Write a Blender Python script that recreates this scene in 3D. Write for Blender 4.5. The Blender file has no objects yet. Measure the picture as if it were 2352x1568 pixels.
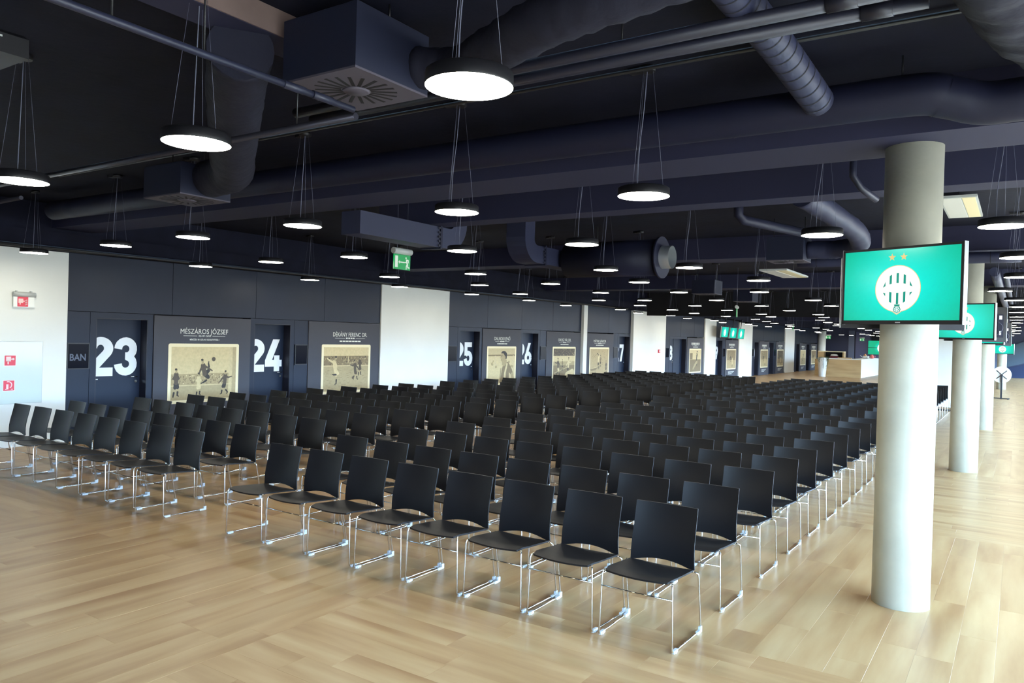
import bpy, bmesh, math, random
from mathutils import Matrix, Vector
random.seed(7)
PI = math.pi
sc = bpy.context.scene
COL = sc.collection

# ------------------------------------------------------------------ camera
CAM = Vector((0.0, 0.0, 1.9))
YAW, PIT, ROL = 0.58803999, 0.00781072, 0.02852595
FPX = 1751.5
fwd = Vector((-math.sin(YAW), math.cos(YAW), 0)); rgt = Vector((math.cos(YAW), math.sin(YAW), 0)); upv = Vector((0, 0, 1))
f2 = fwd * math.cos(PIT) - upv * math.sin(PIT); u2 = upv * math.cos(PIT) + fwd * math.sin(PIT)
r3 = rgt * math.cos(ROL) + u2 * math.sin(ROL); u3 = u2 * math.cos(ROL) - rgt * math.sin(ROL)
cam = bpy.data.cameras.new('camera'); cam.sensor_width = 36.0; cam.lens = FPX / 2352 * 36.0
cam.clip_start = 0.05; cam.clip_end = 300
co = bpy.data.objects.new('camera', cam); COL.objects.link(co)
co.matrix_world = Matrix(((r3.x, u3.x, -f2.x, CAM.x), (r3.y, u3.y, -f2.y, CAM.y), (r3.z, u3.z, -f2.z, CAM.z), (0, 0, 0, 1)))
sc.camera = co

def in_view(x, y, z, m=0):
    d = Vector((x, y, z)) - CAM; w = d.dot(f2)
    if w < 0.3: return False
    return abs(d.dot(r3) / w) < (1176 + m) / FPX and abs(d.dot(u3) / w) < (784 + m) / FPX

# ------------------------------------------------------------------ world and exposure
world = bpy.data.worlds.new('overcast_sky'); sc.world = world; world.use_nodes = True
nt = world.node_tree; nt.nodes.clear()
wo = nt.nodes.new('ShaderNodeOutputWorld'); bg = nt.nodes.new('ShaderNodeBackground')
tc = nt.nodes.new('ShaderNodeTexCoord'); sx = nt.nodes.new('ShaderNodeSeparateXYZ'); rp = nt.nodes.new('ShaderNodeValToRGB')
nt.links.new(tc.outputs['Generated'], sx.inputs[0]); nt.links.new(sx.outputs['Z'], rp.inputs['Fac'])
rp.color_ramp.elements[0].position = 0.0; rp.color_ramp.elements[0].color = (0.16, 0.17, 0.17, 1)
rp.color_ramp.elements[1].position = 0.06; rp.color_ramp.elements[1].color = (0.45, 0.70, 1.0, 1)
nt.links.new(rp.outputs[0], bg.inputs['Color']); bg.inputs['Strength'].default_value = 50.0
nt.links.new(bg.outputs[0], wo.inputs['Surface'])
LAMP_STRENGTH = 48.0
sc.view_settings.view_transform = 'Standard'; sc.view_settings.look = 'None'
sc.view_settings.exposure = 0.0; sc.view_settings.gamma = 1.0; sc.view_settings.use_curve_mapping = False

# ------------------------------------------------------------------ materials
def new_mat(name):
    m = bpy.data.materials.new(name); m.use_nodes = True
    n = m.node_tree; b = n.nodes['Principled BSDF']
    return m, n, b
def mat(name, col, rough=0.5, metal=0.0, spec=0.5, noise=0.0, nscale=8.0, bump=0.0, bscale=60.0, stretch=(1, 1, 1)):
    m, n, b = new_mat(name)
    b.inputs['Roughness'].default_value = rough; b.inputs['Metallic'].default_value = metal
    b.inputs['Specular IOR Level'].default_value = spec
    b.inputs['Base Color'].default_value = (*col, 1)
    if noise or bump:
        g = n.nodes.new('ShaderNodeNewGeometry'); mp = n.nodes.new('ShaderNodeMapping'); mp.inputs['Scale'].default_value = stretch
        n.links.new(g.outputs['Position'], mp.inputs['Vector'])
    if noise:
        t = n.nodes.new('ShaderNodeTexNoise'); t.inputs['Scale'].default_value = nscale; t.inputs['Detail'].default_value = 6
        n.links.new(mp.outputs[0], t.inputs['Vector'])
        r = n.nodes.new('ShaderNodeValToRGB')
        r.color_ramp.elements[0].position = 0.3; r.color_ramp.elements[1].position = 0.7
        r.color_ramp.elements[0].color = (*[c * (1 - noise) for c in col], 1)
        r.color_ramp.elements[1].color = (*[min(1, c * (1 + noise)) for c in col], 1)
        n.links.new(t.outputs['Fac'], r.inputs['Fac']); n.links.new(r.outputs[0], b.inputs['Base Color'])
    if bump:
        t2 = n.nodes.new('ShaderNodeTexNoise'); t2.inputs['Scale'].default_value = bscale; t2.inputs['Detail'].default_value = 4
        n.links.new(mp.outputs[0], t2.inputs['Vector'])
        bp = n.nodes.new('ShaderNodeBump'); bp.inputs['Strength'].default_value = bump; bp.inputs['Distance'].default_value = 0.01
        n.links.new(t2.outputs['Fac'], bp.inputs['Height']); n.links.new(bp.outputs[0], b.inputs['Normal'])
    return m
def emis(name, col, strength):
    m, n, b = new_mat(name)
    b.inputs['Base Color'].default_value = (0, 0, 0, 1)
    b.inputs['Emission Color'].default_value = (*col, 1); b.inputs['Emission Strength'].default_value = strength
    return m
def print_mat(name, rough=0.5, emit=0.0):
    m, n, b = new_mat(name)
    a = n.nodes.new('ShaderNodeAttribute'); a.attribute_name = 'Col'
    b.inputs['Roughness'].default_value = rough
    if emit:
        b.inputs['Base Color'].default_value = (0.01, 0.01, 0.01, 1)
        n.links.new(a.outputs['Color'], b.inputs['Emission Color']); b.inputs['Emission Strength'].default_value = emit
    else:
        t = n.nodes.new('ShaderNodeTexNoise'); t.inputs['Scale'].default_value = 22; t.inputs['Detail'].default_value = 8
        g = n.nodes.new('ShaderNodeNewGeometry'); n.links.new(g.outputs['Position'], t.inputs['Vector'])
        mr = n.nodes.new('ShaderNodeMapRange'); mr.inputs['To Min'].default_value = 0.78; mr.inputs['To Max'].default_value = 1.18
        n.links.new(t.outputs['Fac'], mr.inputs['Value'])
        mx = n.nodes.new('ShaderNodeVectorMath'); mx.operation = 'SCALE'
        n.links.new(a.outputs['Color'], mx.inputs[0]); n.links.new(mr.outputs[0], mx.inputs['Scale'])
        n.links.new(mx.outputs[0], b.inputs['Base Color'])
    return m
def wood_mat(name, along, lo, mid, hi, rough=0.3, per='island'):
    m, n, b = new_mat(name)
    g = n.nodes.new('ShaderNodeNewGeometry'); mp = n.nodes.new('ShaderNodeMapping')
    mp.inputs['Scale'].default_value = (3.6, 0.45, 3.6) if along == 'Y' else (0.45, 3.6, 3.6)
    if per == 'object':
        oi = n.nodes.new('ShaderNodeObjectInfo'); rnd = oi.outputs['Random']
    else: rnd = g.outputs['Random Per Island']
    cb = n.nodes.new('ShaderNodeCombineXYZ'); ml = n.nodes.new('ShaderNodeMath'); ml.operation = 'MULTIPLY'; ml.inputs[1].default_value = 37.0
    n.links.new(rnd, ml.inputs[0])
    for k in range(3): n.links.new(ml.outputs[0], cb.inputs[k])
    ad = n.nodes.new('ShaderNodeVectorMath'); ad.operation = 'ADD'
    n.links.new(g.outputs['Position'], ad.inputs[0]); n.links.new(cb.outputs[0], ad.inputs[1])
    n.links.new(ad.outputs[0], mp.inputs['Vector'])
    t = n.nodes.new('ShaderNodeTexNoise'); t.inputs['Scale'].default_value = 1.5; t.inputs['Detail'].default_value = 5; t.inputs['Roughness'].default_value = 0.5
    n.links.new(mp.outputs[0], t.inputs['Vector'])
    r = n.nodes.new('ShaderNodeValToRGB'); e = r.color_ramp.elements
    e[0].position = 0.28; e[0].color = (*lo, 1); e[1].position = 0.72; e[1].color = (*hi, 1)
    x = e.new(0.5); x.color = (*mid, 1)
    n.links.new(t.outputs['Fac'], r.inputs['Fac'])
    hv = n.nodes.new('ShaderNodeHueSaturation'); mr = n.nodes.new('ShaderNodeMapRange')
    mr.inputs['To Min'].default_value = 0.96; mr.inputs['To Max'].default_value = 1.03
    n.links.new(rnd, mr.inputs['Value']); n.links.new(mr.outputs[0], hv.inputs['Value']); n.links.new(r.outputs[0], hv.inputs['Color'])
    n.links.new(hv.outputs[0], b.inputs['Base Color'])
    b.inputs['Roughness'].default_value = rough; b.inputs['Specular IOR Level'].default_value = 0.5
    return m
M = {}
M['chair'] = mat('black_plastic', (0.0030, 0.0031, 0.0048), 0.48, spec=0.46)
M['chrome'] = mat('chrome', (0.78, 0.77, 0.74), 0.14, 1.0)
M['clip'] = mat('clear_plastic', (0.50, 0.53, 0.55), 0.3)
M['navy'] = mat('navy_wall_paint', (0.0095, 0.0150, 0.0330), 0.42, spec=0.25, noise=0.06, nscale=3)
M['navy2'] = mat('navy_door_paint', (0.0090, 0.0160, 0.0360), 0.45, spec=0.25)
M['jamb'] = mat('dark_jamb', (0.010, 0.011, 0.022), 0.5)
M['white'] = mat('white_plaster', (0.80, 0.82, 0.78), 0.75, spec=0.3, noise=0.015, nscale=2)
M['grey_poster'] = mat('grey_poster_board', (0.064, 0.066, 0.080), 0.6, spec=0.25)
M['numeral'] = mat('white_vinyl', (0.80, 0.84, 0.86), 0.5)
M['lettering'] = mat('cream_vinyl', (0.72, 0.74, 0.66), 0.5)
M['cream'] = mat('cream_photo_border', (0.84, 0.74, 0.47), 0.55)
M['ceil'] = mat('dark_painted_concrete', (0.0058, 0.0066, 0.017), 0.8, spec=0.2, noise=0.3, nscale=2.5, bump=0.25, bscale=14)
M['beam'] = mat('dark_beam_paint', (0.024, 0.025, 0.058), 0.7, spec=0.3)
M['daylit_side'] = mat('daylit_concrete_side', (0.17, 0.12, 0.11), 0.8, spec=0.2, noise=0.12, nscale=4)  # paler brown concrete, with the window daylight put into the colour
M['duct'] = mat('dark_blue_duct', (0.010, 0.0115, 0.031), 0.55, spec=0.3)
M['duct2'] = mat('blue_grey_duct', (0.022, 0.026, 0.062), 0.55, spec=0.45)
M['fabric'] = mat('duct_fabric', (0.013, 0.014, 0.029), 0.75, spec=0.3, bump=0.8, bscale=9, stretch=(1.6, 1.6, 1.0))
M['acbox'] = mat('ac_box_paint', (0.011, 0.014, 0.034), 0.6, spec=0.35)
M['grille'] = mat('grille_plate', (0.075, 0.066, 0.090), 0.6)
M['slot'] = mat('dark_slot', (0.006, 0.006, 0.009), 0.8)
M['pipe'] = mat('painted_pipe', (0.017, 0.018, 0.034), 0.45)
M['pipe2'] = mat('blue_pipe', (0.018, 0.021, 0.046), 0.45)
M['steel'] = mat('steel_pipe', (0.05, 0.05, 0.07), 0.35, 0.6)
M['black'] = mat('black_metal', (0.009, 0.009, 0.012), 0.45)
M['wire'] = mat('lamp_wire', (0.13, 0.14, 0.20), 0.4)
M['lampglow'] = emis('lamp_diffuser', (1.0, 0.95, 0.80), LAMP_STRENGTH)
M['concrete'] = mat('pale_concrete', (0.55, 0.55, 0.45), 0.62, spec=0.35, noise=0.09, nscale=3.2, bump=0.12, bscale=30)
M['silver'] = mat('silver_bezel', (0.62, 0.66, 0.70), 0.35, 0.6)
M['glass_screen'] = mat('black_glass', (0.003, 0.004, 0.010), 0.15, spec=0.04)
M['signgrey'] = mat('sign_housing', (0.50, 0.53, 0.52), 0.4)
M['glass_cab'] = mat('pale_green_glass', (0.62, 0.70, 0.66), 0.12, spec=0.6)
M['red'] = mat('red_sticker', (0.72, 0.055, 0.09), 0.5)
M['pink'] = mat('pale_pictogram', (0.85, 0.62, 0.60), 0.5)
M['print'] = print_mat('sepia_print', 0.55)
M['screenprint'] = print_mat('screen_picture', 0.2, 1.0)
M['greensign'] = print_mat('lit_sign_print', 0.4, 0.75)
M['counterwood'] = wood_mat('counter_veneer', 'X', (0.36, 0.23, 0.10), (0.45, 0.30, 0.14), (0.50, 0.35, 0.17), 0.45)
M['counterwhite'] = mat('white_laminate', (0.70, 0.70, 0.66), 0.4)
M['leaf'] = mat('ivy_leaf', (0.045, 0.085, 0.030), 0.5)
M['pot'] = mat('white_pot', (0.74, 0.74, 0.70), 0.4)
M['burgundy'] = mat('burgundy_cloth', (0.10, 0.012, 0.025), 0.7)
M['coral'] = mat('coral_glaze', (0.75, 0.18, 0.15), 0.4)
M['brass'] = mat('copper_metal', (0.45, 0.20, 0.09), 0.3, 0.8)
for k, c in enumerate([(0.035, 0.040, 0.075), (0.075, 0.082, 0.150), (0.10, 0.12, 0.18), (0.008, 0.008, 0.014), (0.065, 0.092, 0.120), (0.018, 0.027, 0.065)]):
    M['facet%d' % k] = mat('facet_paint_%s' % 'abcdef'[k], c, 0.6, spec=0.3)
LO, MID, HI = (0.30, 0.160, 0.064), (0.41, 0.258, 0.118), (0.50, 0.350, 0.178)
M['oakY'] = wood_mat('oak_plank_lengthwise', 'Y', LO, MID, HI, 0.34, 'object')
M['oakX'] = wood_mat('oak_plank_crosswise', 'X', LO, MID, HI, 0.34, 'object')
M['oakYs'] = wood_mat('oak_planks_lengthwise', 'Y', LO, MID, HI, 0.34)
M['oakXs'] = wood_mat('oak_planks_crosswise', 'X', LO, MID, HI, 0.34)
M['joint'] = mat('floor_joint', (0.10, 0.06, 0.03), 0.8)
def glass_pane_mat():
    m = bpy.data.materials.new('window_glass'); m.use_nodes = True; n = m.node_tree; n.nodes.clear()
    o = n.nodes.new('ShaderNodeOutputMaterial'); mx = n.nodes.new('ShaderNodeMixShader'); mx.inputs[0].default_value = 0.06
    t = n.nodes.new('ShaderNodeBsdfTransparent'); g = n.nodes.new('ShaderNodeBsdfGlossy'); g.inputs['Roughness'].default_value = 0.02
    n.links.new(t.outputs[0], mx.inputs[1]); n.links.new(g.outputs[0], mx.inputs[2]); n.links.new(mx.outputs[0], o.inputs[0])
    return m
M['pane'] = glass_pane_mat()
M['clear'] = M['pane']

# ------------------------------------------------------------------ mesh helpers
class MB:
    def __init__(s): s.v = []; s.f = []; s.m = []; s.sm = []; s.c = []
    def face(s, idx, mi=0, smooth=False, col=None): s.f.append(tuple(idx)); s.m.append(mi); s.sm.append(smooth); s.c.append(col)
    def box(s, x0, x1, y0, y1, z0, z1, mi=0, col=None):
        b = len(s.v)
        s.v += [(x0, y0, z0), (x1, y0, z0), (x1, y1, z0), (x0, y1, z0), (x0, y0, z1), (x1, y0, z1), (x1, y1, z1), (x0, y1, z1)]
        for q in ((0, 3, 2, 1), (4, 5, 6, 7), (0, 1, 5, 4), (1, 2, 6, 5), (2, 3, 7, 6), (3, 0, 4, 7)): s.face([b + i for i in q], mi, False, col)
        return s
    def bevbox(s, x0, x1, y0, y1, z0, z1, r, mi=0):
        # box whose top edge is chamfered
        b = len(s.v)
        s.v += [(x0, y0, z0), (x1, y0, z0), (x1, y1, z0), (x0, y1, z0), (x0, y0, z1 - r), (x1, y0, z1 - r), (x1, y1, z1 - r), (x0, y1, z1 - r),
                (x0 + r, y0 + r, z1), (x1 - r, y0 + r, z1), (x1 - r, y1 - r, z1), (x0 + r, y1 - r, z1)]
        for q in ((0, 3, 2, 1), (8, 9, 10, 11), (0, 1, 5, 4), (1, 2, 6, 5), (2, 3, 7, 6), (3, 0, 4, 7), (4, 5, 9, 8), (5, 6, 10, 9), (6, 7, 11, 10), (7, 4, 8, 11)):
            s.face([b + i for i in q], mi)
        return s
    def tube(s, pts, r, n=8, mi=0, cap=True, smooth=True, rads=None):
        pts = [Vector(p) for p in pts]; b = len(s.v); up = None
        for i, p in enumerate(pts):
            d = (pts[min(i + 1, len(pts) - 1)] - pts[max(i - 1, 0)]).normalized()
            if up is None: up = Vector((0, 0, 1)) if abs(d.z) < 0.9 else Vector((1, 0, 0))
            a = d.cross(up).normalized(); c = a.cross(d).normalized(); up = c
            rr = rads[i] if rads else r
            for k in range(n):
                t = 2 * PI * k / n; s.v.append(tuple(p + a * math.cos(t) * rr + c * math.sin(t) * rr))
        for i in range(len(pts) - 1):
            for k in range(n):
                s.face((b + i * n + k, b + i * n + (k + 1) % n, b + (i + 1) * n + (k + 1) % n, b + (i + 1) * n + k), mi, smooth)
        if cap:
            s.face([b + k for k in range(n)][::-1], mi); s.face([b + (len(pts) - 1) * n + k for k in range(n)], mi)
        return s
    def lathe(s, prof, cx, cy, n=24, mi=0, smooth=True, cap=True):
        b = len(s.v)
        for r, z in prof:
            for k in range(n):
                t = 2 * PI * k / n; s.v.append((cx + r * math.cos(t), cy + r * math.sin(t), z))
        for i in range(len(prof) - 1):
            for k in range(n):
                s.face((b + i * n + k, b + i * n + (k + 1) % n, b + (i + 1) * n + (k + 1) % n, b + (i + 1) * n + k), mi, smooth)
        if cap:
            s.face([b + k for k in range(n)][::-1], mi); s.face([b + (len(prof) - 1) * n + k for k in range(n)], mi)
        return s
    def prism(s, poly, axis, a0, a1, mi=0, col=None):
        # polygon given in the two other axes, extruded along axis
        b = len(s.v); n = len(poly)
        for a in (a0, a1):
            for p, q in poly:
                s.v.append({'x': (a, p, q), 'y': (p, a, q), 'z': (p, q, a)}[axis])
        s.face([b + k for k in range(n)][::-1], mi, False, col); s.face([b + n + k for k in range(n)], mi, False, col)
        for k in range(n): s.face((b + k, b + (k + 1) % n, b + n + (k + 1) % n, b + n + k), mi, False, col)
        return s
    def mesh(s, name, mats):
        me = bpy.data.meshes.new(name); me.from_pydata([tuple(v) for v in s.v], [], s.f)
        for m in (mats if isinstance(mats, (list, tuple)) else [mats]): me.materials.append(m)
        me.polygons.foreach_set('material_index', s.m); me.polygons.foreach_set('use_smooth', s.sm)
        if any(c is not None for c in s.c):
            at = me.color_attributes.new('Col', 'FLOAT_COLOR', 'CORNER'); i = 0
            for f, c in zip(s.f, s.c):
                for _ in f: at.data[i].color = (*(c or (1, 1, 1)), 1); i += 1
        me.update(); return me
    def build(s, name, mats, parent=None):
        o = bpy.data.objects.new(name, s.mesh(name, mats)); COL.objects.link(o)
        if parent: o.parent = parent
        return o
def fixn(o):
    bm = bmesh.new(); bm.from_mesh(o.data); bmesh.ops.recalc_face_normals(bm, faces=bm.faces); bm.to_mesh(o.data); bm.free(); return o
def sharpen(o, ang=50):
    bm = bmesh.new(); bm.from_mesh(o.data)
    bmesh.ops.split_edges(bm, edges=[e for e in bm.edges if len(e.link_faces) == 2 and e.calc_face_angle(0) > math.radians(ang)])
    bm.to_mesh(o.data); bm.free(); return o
def tag(o, label=None, cat=None, group=None, kind=None):
    if label: o['label'] = label
    if cat: o['category'] = cat
    if group: o['group'] = group
    if kind: o['kind'] = kind
    return o
def empty(name, loc=(0, 0, 0), rz=0):
    o = bpy.data.objects.new(name, None); COL.objects.link(o); o.location = loc; o.rotation_euler = (0, 0, rz); o.empty_display_size = 0.1; return o
def copy_tree(root, loc, rz=0, parts=True):
    r = root.copy(); COL.objects.link(r); r.location = loc; r.rotation_euler = (0, 0, rz)
    if parts:
        for ch in list(root.children):
            c = ch.copy(); COL.objects.link(c); c.parent = r
            for g in ch.children:
                d = g.copy(); COL.objects.link(d); d.parent = c
    return r
def bez(pts, n=6):
    # Catmull-Rom through points
    P = [Vector(p) for p in pts]; P = [P[0] * 2 - P[1]] + P + [P[-1] * 2 - P[-2]]; out = []
    for i in range(1, len(P) - 2):
        for k in range(n):
            t = k / n
            out.append(0.5 * ((2 * P[i]) + (-P[i - 1] + P[i + 1]) * t + (2 * P[i - 1] - 5 * P[i] + 4 * P[i + 1] - P[i + 2]) * t * t + (-P[i - 1] + 3 * P[i] - 3 * P[i + 1] + P[i + 2]) * t ** 3))
    out.append(P[-2]); return out
ORD = ['first', 'second', 'third', 'fourth', 'fifth', 'sixth', 'seventh', 'eighth', 'ninth', 'tenth', 'eleventh', 'twelfth', 'thirteenth', 'fourteenth', 'fifteenth', 'sixteenth', 'seventeenth', 'eighteenth', 'nineteenth', 'twentieth', 'twenty-first', 'twenty-second', 'twenty-third', 'twenty-fourth', 'twenty-fifth', 'twenty-sixth']

# text -> 2D outline mesh (flat faces), using the built-in font
def text_faces(s, size, bold=0.0, squeeze=1.0):
    cu = bpy.data.curves.new('t', 'FONT'); cu.body = s; cu.size = size; cu.align_x = 'CENTER'; cu.offset = bold; cu.resolution_u = 3
    ob = bpy.data.objects.new('t', cu); COL.objects.link(ob)
    dg = bpy.context.evaluated_depsgraph_get(); me = bpy.data.meshes.new_from_object(ob.evaluated_get(dg))
    vs = [(v.co.x * squeeze, v.co.y) for v in me.vertices]; fs = [tuple(p.vertices) for p in me.polygons]
    bpy.data.objects.remove(ob); bpy.data.curves.remove(cu); bpy.data.meshes.remove(me)
    return vs, fs
def put_text(mb, s, size, fn, mi=0, bold=0.0, squeeze=1.0, width=None, col=None):
    vs, fs = text_faces(s, size, bold, squeeze)
    if not vs: return
    x0 = min(v[0] for v in vs); x1 = max(v[0] for v in vs)
    k = (width / (x1 - x0)) if width else 1.0; cx = (x0 + x1) / 2
    b = len(mb.v)
    for x, y in vs: mb.v.append(fn((x - cx) * k, y))
    for f in fs: mb.face([b + i for i in f], mi, False, col)

# flat drawing helper: layered shapes on a plane fn(u, v, layer)
class Draw:
    def __init__(s, mb, fn): s.mb = mb; s.fn = fn; s.l = 0
    def poly(s, pts, col):
        s.l += 1; b = len(s.mb.v)
        for u, v in pts: s.mb.v.append(s.fn(u, v, s.l))
        s.mb.face(range(b, b + len(pts)), 0, False, col)
    def rect(s, u0, u1, v0, v1, col): s.poly([(u0, v0), (u1, v0), (u1, v1), (u0, v1)], col)
    def ell(s, u, v, a, b, col, n=20, rot=0):
        s.poly([(u + a * math.cos(t) * math.cos(rot) - b * math.sin(t) * math.sin(rot), v + a * math.cos(t) * math.sin(rot) + b * math.sin(t) * math.cos(rot)) for t in [2 * PI * k / n for k in range(n)]], col)
    def limb(s, p, q, r0, r1, col, n=6):
        a = math.atan2(q[1] - p[1], q[0] - p[0]); pts = []
        for k in range(n + 1):
            t = a + PI / 2 + PI * k / n; pts.append((p[0] + r0 * math.cos(t), p[1] + r0 * math.sin(t)))
        for k in range(n + 1):
            t = a - PI / 2 + PI * k / n; pts.append((q[0] + r1 * math.cos(t), q[1] + r1 * math.sin(t)))
        s.poly(pts, col)
    def chain(s, pts, rs, col):
        for i in range(len(pts) - 1): s.limb(pts[i], pts[i + 1], rs[i], rs[i + 1], col)

# ------------------------------------------------------------------ floor
ZC = 3.75                       # underside of the ceiling slab
XL, XR, YB, YF = -12.63, 3.6, -6.0, 62.0
floor = empty('floor'); tag(floor, kind='structure')
MB().box(-13.4, XR + 0.3, YB - 0.3, YF + 0.5, -0.14, -0.008).build('subfloor', M['joint'], floor)
T = 4.15; PW = T / 20
cand = []
for i in range(-3, 2):
    for j in range(-3, 15):
        x0 = -3.81 + i * T; y0 = 4.70 + j * T
        along = 'Y' if (i + j) % 2 == 0 else 'X'
        # tile with corner (-3.81, 4.70) runs lengthwise
        for k in range(20):
            cuts = sorted([0.0, T] + [c for c in [random.uniform(0.25, 1.35) + 1.38 * q for q in range(3)] if 0.2 < c < T - 0.2])
            for a, b in zip(cuts[:-1], cuts[1:]):
                if along == 'Y': r = (x0 + k * PW, x0 + (k + 1) * PW, y0 + a, y0 + b)
                else: r = (x0 + a, x0 + b, y0 + k * PW, y0 + (k + 1) * PW)
                r = (max(r[0], -13.3), min(r[1], XR), max(r[2], YB), min(r[3], YF + 0.3))
                if r[1] - r[0] < 0.02 or r[3] - r[2] < 0.02: continue
                cand.append((along, r))
def plank_key(c):
    r = c[1]; x = (r[0] + r[1]) / 2; y = (r[2] + r[3]) / 2
    vis = any(in_view(px, py, 0) for px in (r[0], r[1], x) for py in (r[2], r[3], y))
    return (0 if vis else 1, math.hypot(x, y))
cand.sort(key=plank_key)
G = 0.0004
unit = {}
rest = {'X': MB(), 'Y': MB()}
for idx, (al, r) in enumerate(cand):
    dz = random.uniform(-0.00025, 0.00025)
    if idx < 290:
        w, l = round(r[1] - r[0], 3), round(r[3] - r[2], 3); key = (al, w, l)
        if key not in unit:
            unit[key] = MB().bevbox(-w / 2 + G, w / 2 - G, -l / 2 + G, l / 2 - G, -0.007, 0.0, 0.0004).mesh('plank', M['oak' + al])
        o = bpy.data.objects.new('plank', unit[key]); COL.objects.link(o); o.parent = floor
        o.location = ((r[0] + r[1]) / 2, (r[2] + r[3]) / 2, dz)
    else: rest[al].bevbox(r[0] + G, r[1] - G, r[2] + G, r[3] - G, -0.007, dz, 0.0004)
for al in 'XY': tag(rest[al].build('distant_planks', M['oak%ss' % al], floor), kind='stuff')

# ------------------------------------------------------------------ ceiling and beams
ceil = MB().box(-13.6, XR + 0.3, YB - 0.3, YF + 0.5, ZC, ZC + 0.25).build('ceiling', M['ceil']); tag(ceil, kind='structure')
def xbeam(n, y0, y1, z0, x0=-13.0, x1=XR):
    o = MB().box(x0, x1, y0, y1, z0, ZC + 0.02).build('trim_%d' % n, M['beam']); tag(o, kind='structure'); return o
xbeam(1, 5.90, 6.55, 3.37); xbeam(2, 7.92, 8.28, 3.37, -7.6)
for k in range(1, 8): xbeam(2 + k, 5.90 + 7.44 * k, 6.55 + 7.44 * k, 3.37)
o = MB().box(-3.90, -3.64, -5.0, 3.7, 3.60, ZC + 0.02, 0).box(-3.638, -3.63, -5.0, 3.7, 3.602, ZC, 1).build('trim_11', [M['beam'], M['daylit_side']]); tag(o, kind='structure')  # thin sheet on the window side carries the painted daylight
o = MB().box(-12.75, -12.45, 0, 61, 3.06, 3.30).build('trim_12', M['ceil']); tag(o, kind='structure')

# ------------------------------------------------------------------ walls
def zs(y): return 1.0 - 0.0020 * max(0.0, y - 26.0)      # panel heights read a little lower toward the far end
wl = empty('wall_left'); tag(wl, kind='structure')
MB().box(-13.35, -13.2, YB, YF, 0, ZC).build('wall_backing', M['jamb'], wl)
MB().box(-13.2, XL, YB, YF, 3.02, ZC).build('upper_band', M['ceil'], wl)
def panel(name, y0, y1, z0, z1, m, x=XL, t=0.25, g=0.004):
    return MB().box(x - t, x, y0 + g, y1 - g, z0, z1).build(name, m, wl)
# white piers
for y0, y1, x, z1 in [(-6.0, 6.16, XL + 0.03, 3.01), (13.29, 15.87, XL + 0.03, 3.02), (23.22, 23.49, XL + 0.10, 3.02), (27.24, 28.48, XL + 0.12, 3.01), (28.53, 30.73, XL + 0.02, 2.96), (35.5, 37.1, XL + 0.06, 2.98), (40.87, 43.26, XL + 0.06, 2.95), (50.49, 52.91, XL + 0.06, 2.88)]:
    panel('white_pier', y0, y1, 0, z1, M['white'], x, 0.4)
MB().lathe([(0.30, 0), (0.30, 2.9)], XL + 0.22, 60.42, 20).build('round_pier', M['white'], wl)
panel('white_pier_base', 50.49, 52.91, 0, 0.09, M['white'], XL + 0.075, 0.1)
# upper dark panels
segs = [(6.16, 13.29, [7.97, 9.76, 11.55]), (15.87, 23.22, [17.66, 19.45, 21.3]), (23.49, 27.24, [25.35]), (30.73, 35.5, [32.5, 34.2]), (37.1, 40.87, [39.0]), (43.26, 50.49, [45.7, 48.1]), (52.91, 60.1, [55.3, 57.7]), (60.7, 62.0, [])]
for a, b, cuts in segs:
    e = [a] + cuts + [b]
    for p, q in zip(e[:-1], e[1:]): panel('upper_panel', p, q, 2.096 * zs((a + b) / 2), 3.03, M['navy'])
# lower infill panels
low = [(6.16, 6.53), (10.735, 11.105), (13.26, 13.29), (15.87, 16.30), (20.54, 20.91), (23.17, 23.22), (23.49, 23.55), (25.74, 26.12), (30.73, 31.2), (38.36, 38.72), (40.8, 40.87), (43.26, 43.8), (48.05, 48.47), (50.45, 50.49), (52.91, 53.62), (57.58, 57.87), (59.9, 60.1), (60.7, 62.0)]
for a, b in low: panel('lower_panel', a, b, 0, 2.088 * zs(a), M['navy'])

# big door numerals drawn with thick strokes
def arc(cx, cy, rx, ry, a0, a1, n=14):
    return [(cx + rx * math.cos(math.radians(a0 + (a1 - a0) * k / n)), cy + ry * math.sin(math.radians(a0 + (a1 - a0) * k / n))) for k in range(n + 1)]
def stroke(path, w):
    L, Rr = [], []
    for i, p in enumerate(path):
        a = path[max(i - 1, 0)]; b = path[min(i + 1, len(path) - 1)]
        dx, dy = b[0] - a[0], b[1] - a[1]; l = math.hypot(dx, dy) or 1
        nx, ny = -dy / l * w / 2, dx / l * w / 2
        L.append((p[0] + nx, p[1] + ny)); Rr.append((p[0] - nx, p[1] - ny))
    return [[L[i], L[i + 1], Rr[i + 1], Rr[i]] for i in range(len(path) - 1)]
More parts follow.
